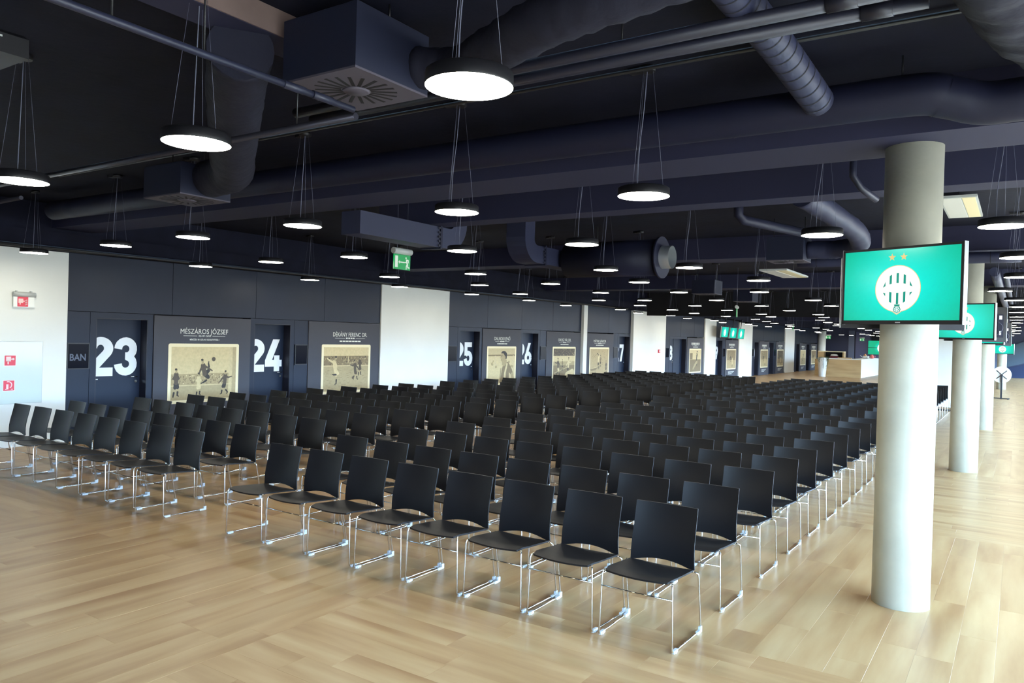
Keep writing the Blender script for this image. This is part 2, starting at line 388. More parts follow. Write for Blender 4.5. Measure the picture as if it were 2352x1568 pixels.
# digits in a 0.40 x 0.66 cell
W = 0.135
def digit(d):
    h = 0.66; c = 0.20; r = 0.1325
    if d == 0: return stroke(arc(c, h - 0.2, r, r, 0, 180) + arc(c, 0.2, r, r, 180, 360) + [(c + r, h - 0.2)], W)
    if d == 1: return [[(0.15, 0), (0.29, 0), (0.29, h), (0.15, h)], [(0.15, h), (0.15, h - 0.14), (0.05, h - 0.2), (0.05, h - 0.07)]]
    if d == 2:
        out = [(0.181 + (0.215 if a < 90 else 0.172) * math.cos(math.radians(a)), 0.468 + 0.192 * math.sin(math.radians(a))) for a in range(180, -41, -10)]
        inn = [(0.181 + 0.058 * math.cos(math.radians(a)), 0.468 + 0.062 * math.sin(math.radians(a))) for a in range(180, -41, -10)]
        out.append((0.164, 0.144)); inn.append((0.0, 0.186))
        return [[out[q], out[q + 1], inn[q + 1], inn[q]] for q in range(len(out) - 1)] + [[(0, 0), (0.393, 0), (0.393, 0.144), (0.164, 0.144)], [(0, 0), (0.164, 0.144), (0, 0.186)]]
    if d == 3: return stroke(arc(c, h - 0.2, r, r, 180, -80), W) + stroke(arc(c, 0.2, r, r, 80, -180), W) + [[(0.19, 0.275), (0.28, 0.27), (0.28, 0.40), (0.19, 0.40)]]
    if d == 4: return [[(0.19, h), (0.36, h), (0.17, 0.23), (0.0, 0.23)], [(0.0, 0.10), (0.42, 0.10), (0.42, 0.235), (0.0, 0.235)], [(0.225, 0.0), (0.36, 0.0), (0.36, 0.33), (0.225, 0.33)]]
    if d == 5: return [[(0.03, h - 0.135), (0.37, h - 0.135), (0.37, h), (0.03, h)], [(0.03, 0.285), (0.165, 0.285), (0.155, h), (0.03, h)]] + stroke(arc(c, 0.21, r, 0.145, 140, -175), W)
    if d == 6: return stroke(arc(c, 0.2, r, r, 0, 360, 24), W) + [[(0.01, 0.23), (0.145, 0.23), (0.34, h), (0.19, h)]]
    if d == 7: return [[(0.02, h - 0.135), (0.38, h - 0.135), (0.38, h), (0.02, h)], [(0.24, h - 0.13), (0.38, h - 0.13), (0.22, 0), (0.07, 0)]]
    if d == 8: return stroke(arc(c, h - 0.185, 0.115, 0.118, 0, 360, 24), W) + stroke(arc(c, 0.2, r, r, 0, 360, 24), W)
    if d == 9: return stroke(arc(c, h - 0.2, r, r, 0, 360, 24), W) + [[(0.255, h - 0.23), (0.39, h - 0.23), (0.21, 0), (0.06, 0)]]
DEP = 0.20
def door(n, num, f0, f1, y0, y1, leaf_split=None, k=1.0):
    root = empty('door_%d' % n, (XL, (y0 + y1) / 2, 0)); tag(root, kind='structure'); Y = (y0 + y1) / 2; k = zs(Y)
    top = 1.995 * k; ft = 2.088 * k
    f = MB(); f.box(-0.25, 0, f0 - Y + 0.003, y0 - Y, 0, ft); f.box(-0.25, 0, y1 - Y, f1 - Y - 0.003, 0, ft); f.box(-0.25, 0, y0 - Y, y1 - Y, top, ft)
    f.build('door_frame', M['navy'], root)
    j = MB(); j.box(-0.30, -0.002, y1 - Y - 0.012, y1 - Y - 0.001, 0, top).box(-0.30, -0.002, y0 - Y + 0.001, y0 - Y + 0.012, 0, top).box(-0.30, -0.002, y0 - Y, y1 - Y, top - 0.012, top - 0.001)
    j.build('door_jamb', M['jamb'], root)
    if leaf_split:
        s = leaf_split - Y
        MB().box(-DEP - 0.05, -DEP, y0 - Y + 0.013, s - 0.02, 0.008, top - 0.013).build('door_leaf', M['navy2'], root)
        MB().box(-DEP - 0.05, -DEP, s + 0.02, y1 - Y - 0.013, 0.008, top - 0.013).build('door_leaf', M['navy2'], root)
        e1 = s - 0.02
    else:
        MB().box(-DEP - 0.05, -DEP, y0 - Y + 0.013, y1 - Y - 0.013, 0.008, top - 0.013).build('door_leaf', M['navy2'], root); e1 = y1 - Y - 0.013
    wid = 0.80; x0 = e1 - 0.075 - wid
    if num:
        nb = MB(); np_ = 0
        for i, ch in enumerate(num):
            for q in digit(int(ch)):
                np_ += 1; nb.prism([(x0 + i * 0.415 + u, (1.02 + v) * k) for u, v in q], 'x', -DEP + 0.0005, -DEP + 0.002 + 0.00008 * np_)
        fixn(nb.build('numeral', M['numeral'], root))
    hb = MB(); hb.tube([(-DEP, e1 - 0.07, 1.0 * k), (-DEP + 0.05, e1 - 0.07, 1.0 * k), (-DEP + 0.05, e1 - 0.19, 1.0 * k)], 0.009, 6)
    hb.lathe([(0.024, 0), (0.024, 0.008)], 0, 0, 10)
    nn = len(hb.v) - 20
    for i in range(nn, nn + 20):
        x, y, z = hb.v[i]; hb.v[i] = (-DEP + z, e1 - 0.07 + x, 0.92 * k + y)
    hb.build('door_handle', M['chrome'], root)
    return root
doors = [('23', 6.53, 7.62, 6.63, 7.52, None), ('24', 9.64, 10.735, 9.74, 10.64, None), ('25', 16.30, 17.42, 16.40, 17.32, None), ('26', 19.42, 20.54, 19.52, 20.44, None), ('27', 26.12, 27.24, 26.23, 27.16, None),
         ('28', 31.2, 33.29, 31.3, 33.2, 32.15), ('29', 37.1, 38.36, 37.3, 38.26, None), ('30', 43.8, 44.79, 43.89, 44.71, None), ('31', 46.87, 48.05, 46.97, 47.95, None), ('', 53.62, 54.55, 53.71, 54.5, None), ('', 56.55, 57.58, 56.62, 57.49, None)]
for i, d in enumerate(doors): door(i + 1, *d)
# thin pull plate on door 23
MB().box(-DEP, -DEP + 0.012, -0.44, -0.30, 0.963, 0.975).build('door_plate', M['lettering'], bpy.data.objects['door_1'])

# right wall with the window band (behind the right edge of the picture)
wr = empty('wall_right'); tag(wr, kind='structure')
MB().box(XR, XR + 0.25, YB, YF, 0, 0.12).build('window_sill', M['white'], wr)
MB().box(XR, XR + 0.25, YB, YF, 2.60, ZC).build('window_header', M['navy'], wr)
y = YB
while y < YF:
    MB().box(XR + 0.05, XR + 0.20, y - 0.04, y + 0.04, 0.12, 2.60).build('mullion', M['black'], wr)
    if y + 1.86 < YF + 0.5: MB().box(XR + 0.11, XR + 0.13, y + 0.04, min(y + 1.82, YF), 0.12, 2.60).build('window_pane', M['pane'], wr)
    y += 1.86
wn = empty('wall_near'); tag(wn, kind='structure')
MB().box(-13.4, XR + 0.25, YB - 0.25, YB, 0, ZC).build('solid_wall', M['navy'], wn)

# far wall with faceted panels
wb = empty('wall_back', (0, YF, 0)); tag(wb, kind='structure')
MB().box(-13.4, XR + 0.25, 0, 0.25, 0, ZC).build('wall_backing', M['facet0'], wb)
facets = [([(-9.3, 2.9), (-9.0, 1.45), (-7.4, 1.05), (-6.1, 1.95), (-6.2, 2.9)], 3), ([(-10.8, 0.0), (-10.4, 0.0), (-10.4, 3.0), (-10.8, 3.0)], 2),
          ([(-10.3, 0.0), (-7.2, 0.0), (-7.4, 1.0), (-9.05, 1.4), (-9.4, 2.9), (-10.3, 2.9)], 1), ([(-7.1, 0.0), (-4.6, 0.0), (-4.6, 2.9), (-6.0, 2.9), (-6.0, 2.0), (-7.3, 1.0)], 1),
          ([(-4.5, 0.0), (-2.6, 0.0), (-2.2, 1.6), (-4.5, 2.2)], 5), ([(-2.5, 0.0), (-0.9, 0.75), (-1.15, 1.95), (-2.1, 1.55)], 2), ([(-0.8, 0.7), (0.9, 1.2), (0.5, 2.6), (-1.05, 1.95)], 4), ([(-2.4, 0.0), (1.0, 0.0), (1.0, 1.1), (-0.85, 0.62)], 5), ([(-4.5, 2.3), (-2.15, 1.65), (-1.1, 2.05), (-2.0, 3.0), (-4.5, 3.0)], 0)]
for poly, k in facets: fixn(MB().prism(poly, 'y', -0.06, 0).build('facet_panel', M['facet%d' % k], wb))

# ------------------------------------------------------------------ concrete columns
CY = [6.32 + 7.44 * k for k in range(4)]
col_label = ['pale round concrete column nearest camera, in front of chairs', 'second round concrete column, right behind the nearest one', 'third round concrete column along the right aisle', 'thin-looking fourth concrete column behind the folded round table']
for k, y in enumerate(CY):
    yy = y if k < 3 else 43.4
    xx = -0.69 if k < 3 else -0.72
    c = MB().lathe([(0.195, 0.0), (0.195, 3.3695)], 0, 0, 48).build('concrete_column', M['concrete']); c.location = (xx, yy, 0)
    tag(c, col_label[k], 'column', 'round columns along the right aisle')

# ------------------------------------------------------------------ chairs
def chair_seat():
    mb = MB(); nx, ny = 10, 7; t = 0.011
    def P(i, j):
        u = -1 + 2 * i / nx; v = j / ny
        w = 0.226 - 0.004 * v - (0.018 if (j == 0) else 0.004 if j == 1 else 0)
        y = -0.005 - 0.022 * (1 - u * u) * (1 - v) ** 2 + v * 0.405
        z = 0.443 - 0.028 * v - 0.014 * (1 - u * u) * (0.4 + 0.6 * math.sin(PI * min(1, v * 1.1)))
        if j == 0: z -= 0.012
        return (u * w, y, z)
    for off in (0, -t):
        for j in range(ny + 1):
            for i in range(nx + 1):
                p = P(i, j); mb.v.append((p[0], p[1], p[2] + off))
    n1 = (nx + 1) * (ny + 1); id = lambda i, j, l: l * n1 + j * (nx + 1) + i
    for j in range(ny):
        for i in range(nx):
            mb.face((id(i, j, 0), id(i + 1, j, 0), id(i + 1, j + 1, 0), id(i, j + 1, 0)), 0, True)
            mb.face((id(i, j, 1), id(i, j + 1, 1), id(i + 1, j + 1, 1), id(i + 1, j, 1)), 0, True)
    for i in range(nx):
        mb.face((id(i, 0, 0), id(i, 0, 1), id(i + 1, 0, 1), id(i + 1, 0, 0))); mb.face((id(i, ny, 0), id(i + 1, ny, 0), id(i + 1, ny, 1), id(i, ny, 1)))
    for j in range(ny):
        mb.face((id(0, j, 0), id(0, j + 1, 0), id(0, j + 1, 1), id(0, j, 1))); mb.face((id(nx, j, 0), id(nx, j, 1), id(nx, j + 1, 1), id(nx, j + 1, 0)))
    return mb
def chair_back():
    mb = MB(); nx, nz = 12, 8; t = 0.010
    prof = [(0.413, 0.402), (0.46, 0.400), (0.51, 0.401), (0.56, 0.408), (0.61, 0.418), (0.66, 0.430), (0.71, 0.442), (0.75, 0.451), (0.799, 0.461)]
    def P(i, j):
        u = -1 + 2 * i / nx; z, y = prof[j]
        zlow = 0.413 + 0.027 * max(0.0, 1 - abs(u / 0.82) ** 2.0); z = zlow + (z - 0.413) * (0.799 - zlow) / (0.799 - 0.413)
        if j == nz: z -= 0.006 * (1 - u * u)
        k = (z - 0.413) / 0.382; yy = y
        for a, b in zip(prof[:-1], prof[1:]):
            if a[0] <= z <= b[0]: yy = a[1] + (b[1] - a[1]) * (z - a[0]) / (b[0] - a[0])
        w = 0.226 - 0.008 * k - 0.004 * math.sin(PI * k)
        if j == nz and i in (0, nx): w -= 0.002
        return (u * w, yy + 0.042 * (1 - u * u) * min(1, 0.30 + k), z)
    for off in (0, t):
        for j in range(nz + 1):
            for i in range(nx + 1):
                p = P(i, j); mb.v.append((p[0], p[1] + off, p[2]))
    n1 = (nx + 1) * (nz + 1); id = lambda i, j, l: l * n1 + j * (nx + 1) + i
    for j in range(nz):
        for i in range(nx):
            mb.face((id(i, j, 0), id(i + 1, j, 0), id(i + 1, j + 1, 0), id(i, j + 1, 0)), 0, True)
            mb.face((id(i, j, 1), id(i, j + 1, 1), id(i + 1, j + 1, 1), id(i + 1, j, 1)), 0, True)
    for i in range(nx):
        mb.face((id(i, 0, 0), id(i, 0, 1), id(i + 1, 0, 1), id(i + 1, 0, 0))); mb.face((id(i, nz, 0), id(i + 1, nz, 0), id(i + 1, nz, 1), id(i, nz, 1)))
    for j in range(nz):
        mb.face((id(0, j, 0), id(0, j + 1, 0), id(0, j + 1, 1), id(0, j, 1))); mb.face((id(nx, j, 0), id(nx, j, 1), id(nx, j + 1, 1), id(nx, j + 1, 0)))
    return mb
WR = 0.0056
def frame_path(s):
    P = [(0.20 * s, 0.375, 0.405), (0.246 * s, 0.385, 0.405), (0.256 * s, 0.392, 0.395), (0.258 * s, 0.396, 0.37), (0.257 * s, 0.462, 0.035), (0.256 * s, 0.462, 0.018), (0.255 * s, 0.448, 0.0095),
         (0.248 * s, 0.025, 0.0095), (0.247 * s, 0.006, 0.014), (0.2465 * s, 0.0, 0.03), (0.236 * s, 0.004, 0.40), (0.233 * s, 0.010, 0.418), (0.224 * s, 0.022, 0.426), (0.205 * s, 0.06, 0.424)]
    return P
def frame_mb(s, n=7): return MB().tube(frame_path(s), WR, n)
def clip_mb(s, front):
    mb = MB()
    if front: mb.box(0.247 * s - 0.009, 0.247 * s + 0.009, 0.018, 0.075, 0.0005, 0.019).box(0.247 * s - 0.014, 0.247 * s + 0.014, 0.03, 0.046, 0.0005, 0.017)
    else: mb.box(0.255 * s - 0.009, 0.255 * s + 0.009, 0.40, 0.45, 0.0005, 0.019).box(0.256 * s - 0.008, 0.256 * s + 0.008, 0.445, 0.474, 0.002, 0.04)
    return mb
def rung_mb():
    mb = MB().tube([(-0.239, 0.001, 0.325), (0, -0.004, 0.325), (0.239, 0.001, 0.325)], 0.005, 6)
    return mb
proto = empty('stacking_chair')
tag(proto, 'chair', 'chair', 'x')
sharpen(chair_seat().build('seat', M['chair'], proto)); sharpen(chair_back().build('backrest', M['chair'], proto))
for s in (-1, 1):
    fr = tag(frame_mb(s).build('side_frame', M['chrome'], proto), 'bent chrome wire sled leg')
    for front in (True, False): tag(clip_mb(s, front).build('floor_glide', M['clip'], fr), 'clear plastic floor glide')
tag(rung_mb().build('stretcher', M['chrome'], proto), 'thin chrome rod between the front legs')
lite = empty('stacking_chair')
tag(lite, 'chair', 'chair', 'x')
chair_seat_me = proto.children[0].data
for ch in list(proto.children):
    if ch.name.startswith(('seat', 'backrest')):
        o = bpy.data.objects.new(ch.name.split('.')[0], ch.data); COL.objects.link(o); o.parent = lite
lf = MB()
for s in (-1, 1): lf.tube(frame_path(s), WR, 5)
lf.tube([(-0.239, 0.001, 0.325), (0.239, 0.001, 0.325)], 0.005, 4)
for s in (-1, 1):
    lf.box(0.247 * s - 0.011, 0.247 * s + 0.011, 0.018, 0.085, 0.0005, 0.0225); lf.box(0.255 * s - 0.009, 0.255 * s + 0.009, 0.385, 0.46, 0.0005, 0.03)
tag(lf.build('leg_frame', M['chrome'], lite), 'bent chrome wire sled legs')

FR = [4.38, 5.25, 6.22, 7.11, 7.90, 8.75, 9.61, 10.46, 11.36, 12.15, 13.6, 14.49, 15.34, 16.17, 17.09, 17.93, 18.77, 19.58, 20.39, 21.16, 21.99, 22.8, 23.6, 24.4]
seats = []
for k, y in enumerate(FR):
    for c in range(8):          # counted from the central aisle outward
        seats.append(('right', k, c, -5.777 + 0.5477 * c, y))
        seats.append(('left', k, c, -7.255 - 0.537 * c, y - (0.0 if k == 0 else 0.17)))
for c in (6, 7): seats.append(('right', 24, c, -5.777 + 0.5477 * c, 25.2))
seats.sort(key=lambda s: (s[1] >= 19, math.hypot(s[3], s[4])))
rnd = random.Random(3)
used = {'p': False, 'l': False}
far = []
# triangles of one light chair, for the far rows beyond the three hundred nearest
def bake(o): return [tuple(v.co) for v in o.data.vertices], [tuple(p.vertices) for p in o.data.polygons]
for idx, (blk, k, c, x, y) in enumerate(seats):
    x += rnd.uniform(-0.002, 0.002); y += rnd.uniform(-0.012, 0.012); rz = rnd.uniform(-0.006, 0.006)
    if idx >= 304: far.append((x, y, rz)); continue
    full = k < 10
    src = proto if full else lite; key = 'p' if full else 'l'
    if not used[key]:
        o = src; used[key] = True; o.location = (x, y, 0); o.rotation_euler = (0, 0, rz)
    else: o = copy_tree(src, (x, y, 0), rz)
    if k == 0 and c == 7: lab = 'black plastic chair at the %s outer end of the front row' % blk
    else: lab = 'black plastic chair, %s from the aisle in the %s row of the %s block' % (ORD[c], ORD[k], blk)
    tag(o, lab, 'chair', 'black chrome-legged chairs in the %s block' % blk)
fm = MB()
for ch in lite.children:
    v, f = bake(ch); mi = 1 if ch.name.startswith('leg') else 0
    for x, y, rz in far:
        b = len(fm.v); cs, sn = math.cos(rz), math.sin(rz)
        fm.v += [(x + p[0] * cs - p[1] * sn, y + p[0] * sn + p[1] * cs, p[2]) for p in v]
        for q in f: fm.face([b + i for i in q], mi, len(q) == 4)
tag(fm.build('distant_chairs', [M['chair'], M['chrome']]), 'farthest rows of black chairs at the back of both blocks', 'chairs', kind='stuff')

# ------------------------------------------------------------------ pendant lamps
LR = 0.1725
lp = empty('pendant_lamp'); tag(lp, 'lamp', 'lamp', 'x')
hs = MB().lathe([(0.02, 0.058), (LR - 0.008, 0.058), (LR + 0.001, 0.052), (LR + 0.003, 0.004), (LR + 0.002, 0.0), (LR + 0.001, 0.0), (LR, 0.012)], 0, 0, 40, cap=False)
hs.face([len(hs.v) - 40 + i for i in range(40)]); hs.face([i for i in range(40)][::-1])
hs.build('lamp_housing', M['black'], lp)
tag(MB().lathe([(0.001, 0.0005), (LR + 0.001, 0.0005)], 0, 0, 40, cap=False).build('diffuser', M['lampglow'], lp), 'glowing round white diffuser')
TOPZ = ZC - 2.87
MB().lathe([(0.055, TOPZ - 0.035), (0.055, TOPZ)], 0, 0, 16).build('ceiling_rose', M['black'], lp)
MB().box(-0.13, -0.03, -0.035, 0.035, TOPZ - 0.03, TOPZ).build('driver_box', M['black'], lp)
for a in (0.4, 2.5, 4.6):
    MB().tube([(0.13 * math.cos(a), 0.13 * math.sin(a), 0.058), (0.04 * math.cos(a), 0.04 * math.sin(a), TOPZ - 0.035)], 0.0012, 4).build('suspension_wire', M['wire'], lp)
tag(MB().tube(bez([(-0.05, 0.0, 0.058), (-0.046, 0.004, 0.3), (-0.015, 0.0, 0.6), (0, 0, TOPZ - 0.035)], 3), 0.0032, 5).build('power_cable', M['wire'], lp), 'pale power cable')
lamps = [(-1.83, 2.39), (-3.67, 2.43), (-5.80, 2.50), (-5.64, 4.86), (-3.78, 4.82), (-2.16, 4.80), (-9.36, 5.13), (-7.57, 5.00), (-11.61, 5.20), (-11.05, 7.45), (-9.15, 7.31), (-11.59, 10.20), (-7.34, 7.20), (-9.30, 9.99), (-11.11, 12.26), (-5.48, 7.11), (-7.33, 9.88), (-8.89, 12.13), (-11.13, 14.87), (-3.85, 7.04), (-4.96, 9.80), (-7.24, 12.09), (-9.71, 14.85), (-11.22, 17.61), (-7.54, 14.70), (-5.46, 12.06), (-3.71, 9.78), (-5.80, 14.76), (-1.50, 7.18), (-3.45, 12.10), (-4.21, 14.84), (-7.86, 17.72), (-9.19, 20.41), (-11.20, 23.30), (-11.89, 26.26), (-9.37, 23.32), (-11.67, 28.89), (-7.58, 20.52), (-9.67, 26.11), (-12.19, 32.09), (-6.03, 17.74), (-7.61, 23.39), (-9.46, 28.97), (-12.01, 35.12), (-12.69, 38.38), (-5.76, 20.56), (-7.39, 26.39), (-7.75, 28.95), (-9.25, 32.19), (-9.62, 35.21), (-10.15, 38.53), (-12.22, 41.29), (-12.92, 44.74), (-12.62, 46.63), (-3.86, 17.81), (-4.00, 20.47), (-5.73, 23.36), (-5.54, 26.36), (-5.92, 29.13), (-6.75, 32.45), (-7.10, 35.72), (-7.20, 38.51), (-7.85, 41.65), (-10.21, 41.65), (-10.92, 44.99), (-12.52, 50.99), (-12.98, 55.20), (-13.39, 58.61), (-10.15, 47.80), (-13.30, 63.22), (-14.12, 67.60), (-10.37, 51.65), (-11.02, 56.20), (-14.32, 78.47), (-14.06, 82.03), (-7.18, 45.17), (-7.62, 47.45), (-7.93, 51.99), (-7.99, 56.51), (-9.09, 63.22), (-11.23, 70.57), (-11.35, 74.31), (-11.78, 79.42), (-11.52, 81.71), (-9.10, 17.64), (-11.68, 20.46), (-0.31, 15.11), (-0.14, 7.15),
         (-0.04, 9.65), (-0.04, 12.25), (-0.12, 17.97), (-0.07, 20.71), (-0.10, 23.75), (-0.12, 27.03), (-0.13, 29.80), (-0.13, 32.98), (-0.34, 36.58), (-0.21, 39.46), (-0.41, 43.20), (-0.17, 46.31), (-0.46, 48.93), (-0.22, 54.51), (-0.60, 62.89)]
LL = []
for x, y in lamps:
    s = 1 - 0.0042 * max(0, y - 19)         # the far lamps hang a little lower
    LL.append((x * s, y * s, 1.9 + 0.97 * s))
rows = {}
for l in LL:
    rows.setdefault(int(round((l[1] - 2.4) / 2.48)), []).append(l)
first = True
for n, r in enumerate(sorted(rows)):
    for i, (x, y, z) in enumerate(sorted(rows[r])):
        if first: o = lp; o.location = (x, y, z); first = False
        else: o = copy_tree(lp, (x, y, z), rnd.uniform(-0.3, 0.3), parts=True)
        if z < 2.869:                          # longer drop for the lower far lamps
            for ch in list(o.children):
                if not ch.name.startswith(('lamp_housing', 'diffuser')): ch.scale = (1, 1, (ZC - z) / TOPZ)
        side = 'in the %s lamp row from the camera' % (ORD[n] if n < 26 else 'last')
        tag(o, 'black disc pendant lamp, %s from the left %s' % (ORD[i], side), 'lamp', 'disc pendant lamps over the chairs')

# ------------------------------------------------------------------ posters on the left wall
S0, S1, S2, S3, S4 = (0.62, 0.49, 0.25), (0.40, 0.30, 0.145), (0.22, 0.158, 0.075), (0.085, 0.060, 0.034), (0.03, 0.022, 0.016)
def crowd(d, u0, u1, v0, v1, n, seed, cols):
    r = random.Random(seed); d.rect(u0, u1, v0, v1, cols[0])
    for _ in range(n):
        a = 0.010 * r.uniform(0.8, 1.6); u = r.uniform(u0 + 0.02, u1 - 0.02); v = r.uniform(v0 + 0.015, v1 - 0.015)
        d.ell(u, v, a, a * 1.2, cols[1 + r.randrange(len(cols) - 1)], 6)
def player(d, x, y, h, shirt, shorts, pose, skin=S1, hair=S4, flip=1):
    # pose: dict of joint offsets in units of body height (origin at hip)
    J = {k: (x + flip * a * h, y + b * h) for k, (a, b) in pose.items()}
    for s in 'LR':
        d.chain([J['hip'], J['kn' + s], J['ft' + s]], [0.055 * h, 0.042 * h, 0.024 * h], skin)
        mx = ((J['kn' + s][0] + J['ft' + s][0]) / 2, (J['kn' + s][1] + J['ft' + s][1]) / 2)
        d.limb(mx, J['ft' + s], 0.034 * h, 0.026 * h, hair); d.limb(J['ft' + s], J['to' + s], 0.022 * h, 0.014 * h, hair)
        hx = (J['hip'][0] * 0.25 + J['kn' + s][0] * 0.75, J['hip'][1] * 0.25 + J['kn' + s][1] * 0.75)
        d.limb(J['hip'], hx, 0.075 * h, 0.062 * h, shorts)
    d.limb(J['hip'], J['ch'], 0.075 * h, 0.085 * h, shirt)
    d.limb(J['ch'], J['hd'], 0.035 * h, 0.03 * h, skin)
    for s in 'LR':
        d.chain([J['ch'], J['el' + s]], [0.05 * h, 0.034 * h], shirt); d.chain([J['el' + s], J['hn' + s]], [0.032 * h, 0.02 * h], shirt if pose.get('long') is None else skin)
    d.ell(J['hd'][0], J['hd'][1], 0.045 * h, 0.06 * h, skin, 14); d.ell(J['hd'][0] - flip * 0.012 * h, J['hd'][1] + 0.028 * h, 0.043 * h, 0.036 * h, hair, 12)
    d.ell(J['hd'][0] + flip * 0.02 * h, J['hd'][1] - 0.002 * h, 0.006 * h, 0.005 * h, hair, 6)
KICK = dict(hip=(0, 0), ch=(-0.06, 0.27), hd=(-0.09, 0.43), knL=(0.17, 0.13), ftL=(0.13, 0.33), toL=(0.14, 0.40), knR=(0.17, -0.14), ftR=(-0.05, -0.27), toR=(-0.13, -0.30), elL=(0.10, 0.20), hnL=(0.27, 0.10), elR=(-0.16, 0.12), hnR=(-0.20, 0.0))
STAND = dict(hip=(0, 0), ch=(0.0, 0.27), hd=(0.0, 0.42), knL=(-0.05, -0.22), ftL=(-0.10, -0.45), toL=(-0.10, -0.49), knR=(0.07, -0.2), ftR=(0.05, -0.42), toR=(0.10, -0.45), elL=(-0.11, 0.14), hnL=(0.0, 0.08), elR=(0.10, 0.14), hnR=(0.02, 0.08))
SWING = dict(hip=(0, 0), ch=(-0.05, 0.27), hd=(0.03, 0.42), knL=(0.06, -0.22), ftL=(0.05, -0.47), toL=(-0.01, -0.50), knR=(0.16, -0.16), ftR=(-0.09, -0.16), toR=(-0.14, -0.15), elL=(-0.20, 0.30), hnL=(-0.38, 0.40), elR=(0.05, 0.17), hnR=(0.07, 0.08))
RUN = dict(hip=(0, 0), ch=(-0.02, 0.27), hd=(-0.02, 0.42), knL=(0.02, -0.2), ftL=(-0.14, -0.38), toL=(-0.08, -0.44), knR=(0.10, -0.2), ftR=(0.14, -0.42), toR=(0.20, -0.45), elL=(-0.15, 0.2), hnL=(-0.32, 0.24), elR=(0.14, 0.14), hnR=(0.23, 0.02))
LEAP = dict(hip=(0, 0), ch=(0.03, 0.27), hd=(0.0, 0.40), knL=(-0.03, -0.24), ftL=(0.0, -0.46), toL=(0.03, -0.50), knR=(0.06, -0.22), ftR=(0.10, -0.42), toR=(0.12, -0.47), elL=(0.08, 0.42), hnL=(0.08, 0.56), elR=(0.12, 0.38), hnR=(0.22, 0.2))
def pic_leap(d, w, h):
    d.rect(0, w, 0, h, S0); crowd(d, 0, w, 0.28 * h, 0.49 * h, 150, 1, [S1, S2, S0, S2]); d.rect(0, w, 0.0, 0.27 * h, (0.40, 0.31, 0.155)); d.rect(0, w, 0.262 * h, 0.278 * h, S0)
    d.rect(0.88 * w, 0.935 * w, 0.03 * h, h, (0.60, 0.48, 0.25)); d.rect(0.94 * w, w, 0.02 * h, h, (0.45, 0.35, 0.18))
    player(d, 0.075 * w, 0.33 * h, 0.56 * h, S3, S4, STAND); player(d, 0.41 * w, 0.29 * h, 0.46 * h, S0, S0, STAND)
    player(d, 0.82 * w, 0.30 * h, 0.50 * h, S3, S4, RUN, flip=-1); player(d, 0.50 * w, 0.48 * h, 0.60 * h, S3, S4, KICK); d.ell(0.635 * w, 0.765 * h, 0.042 * h, 0.042 * h, S3, 20)
def pic_strike(d, w, h):
    d.rect(0, w, 0, h, (0.40, 0.31, 0.155)); d.rect(0, w, 0.58 * h, h, S0); crowd(d, 0, w, 0.58 * h, 0.80 * h, 130, 2, [S2, S1, S3, S1]); d.rect(0, w, 0.565 * h, 0.585 * h, S0)
    r = random.Random(5)
    for _ in range(60): u, v = r.uniform(0.04, 0.9) * w, r.uniform(0.02, 0.5) * h; d.rect(u, u + 0.05 * w, v, v + 0.006 * h, S2)
    d.limb((0.53 * w, 0.66 * h), (0.535 * w, 0.78 * h), 0.012, 0.01, S0); d.rect(0.47 * w, 0.68 * w, 0.632 * h, 0.642 * h, S0)
    player(d, 0.80 * w, 0.56 * h, 0.46 * h, S3, S3, STAND); player(d, 0.69 * w, 0.47 * h, 0.50 * h, S3, S3, RUN); player(d, 0.25 * w, 0.48 * h, 0.66 * h, S0, S0, SWING); d.ell(0.645 * w, 0.29 * h, 0.034 * h, 0.034 * h, S3, 16)
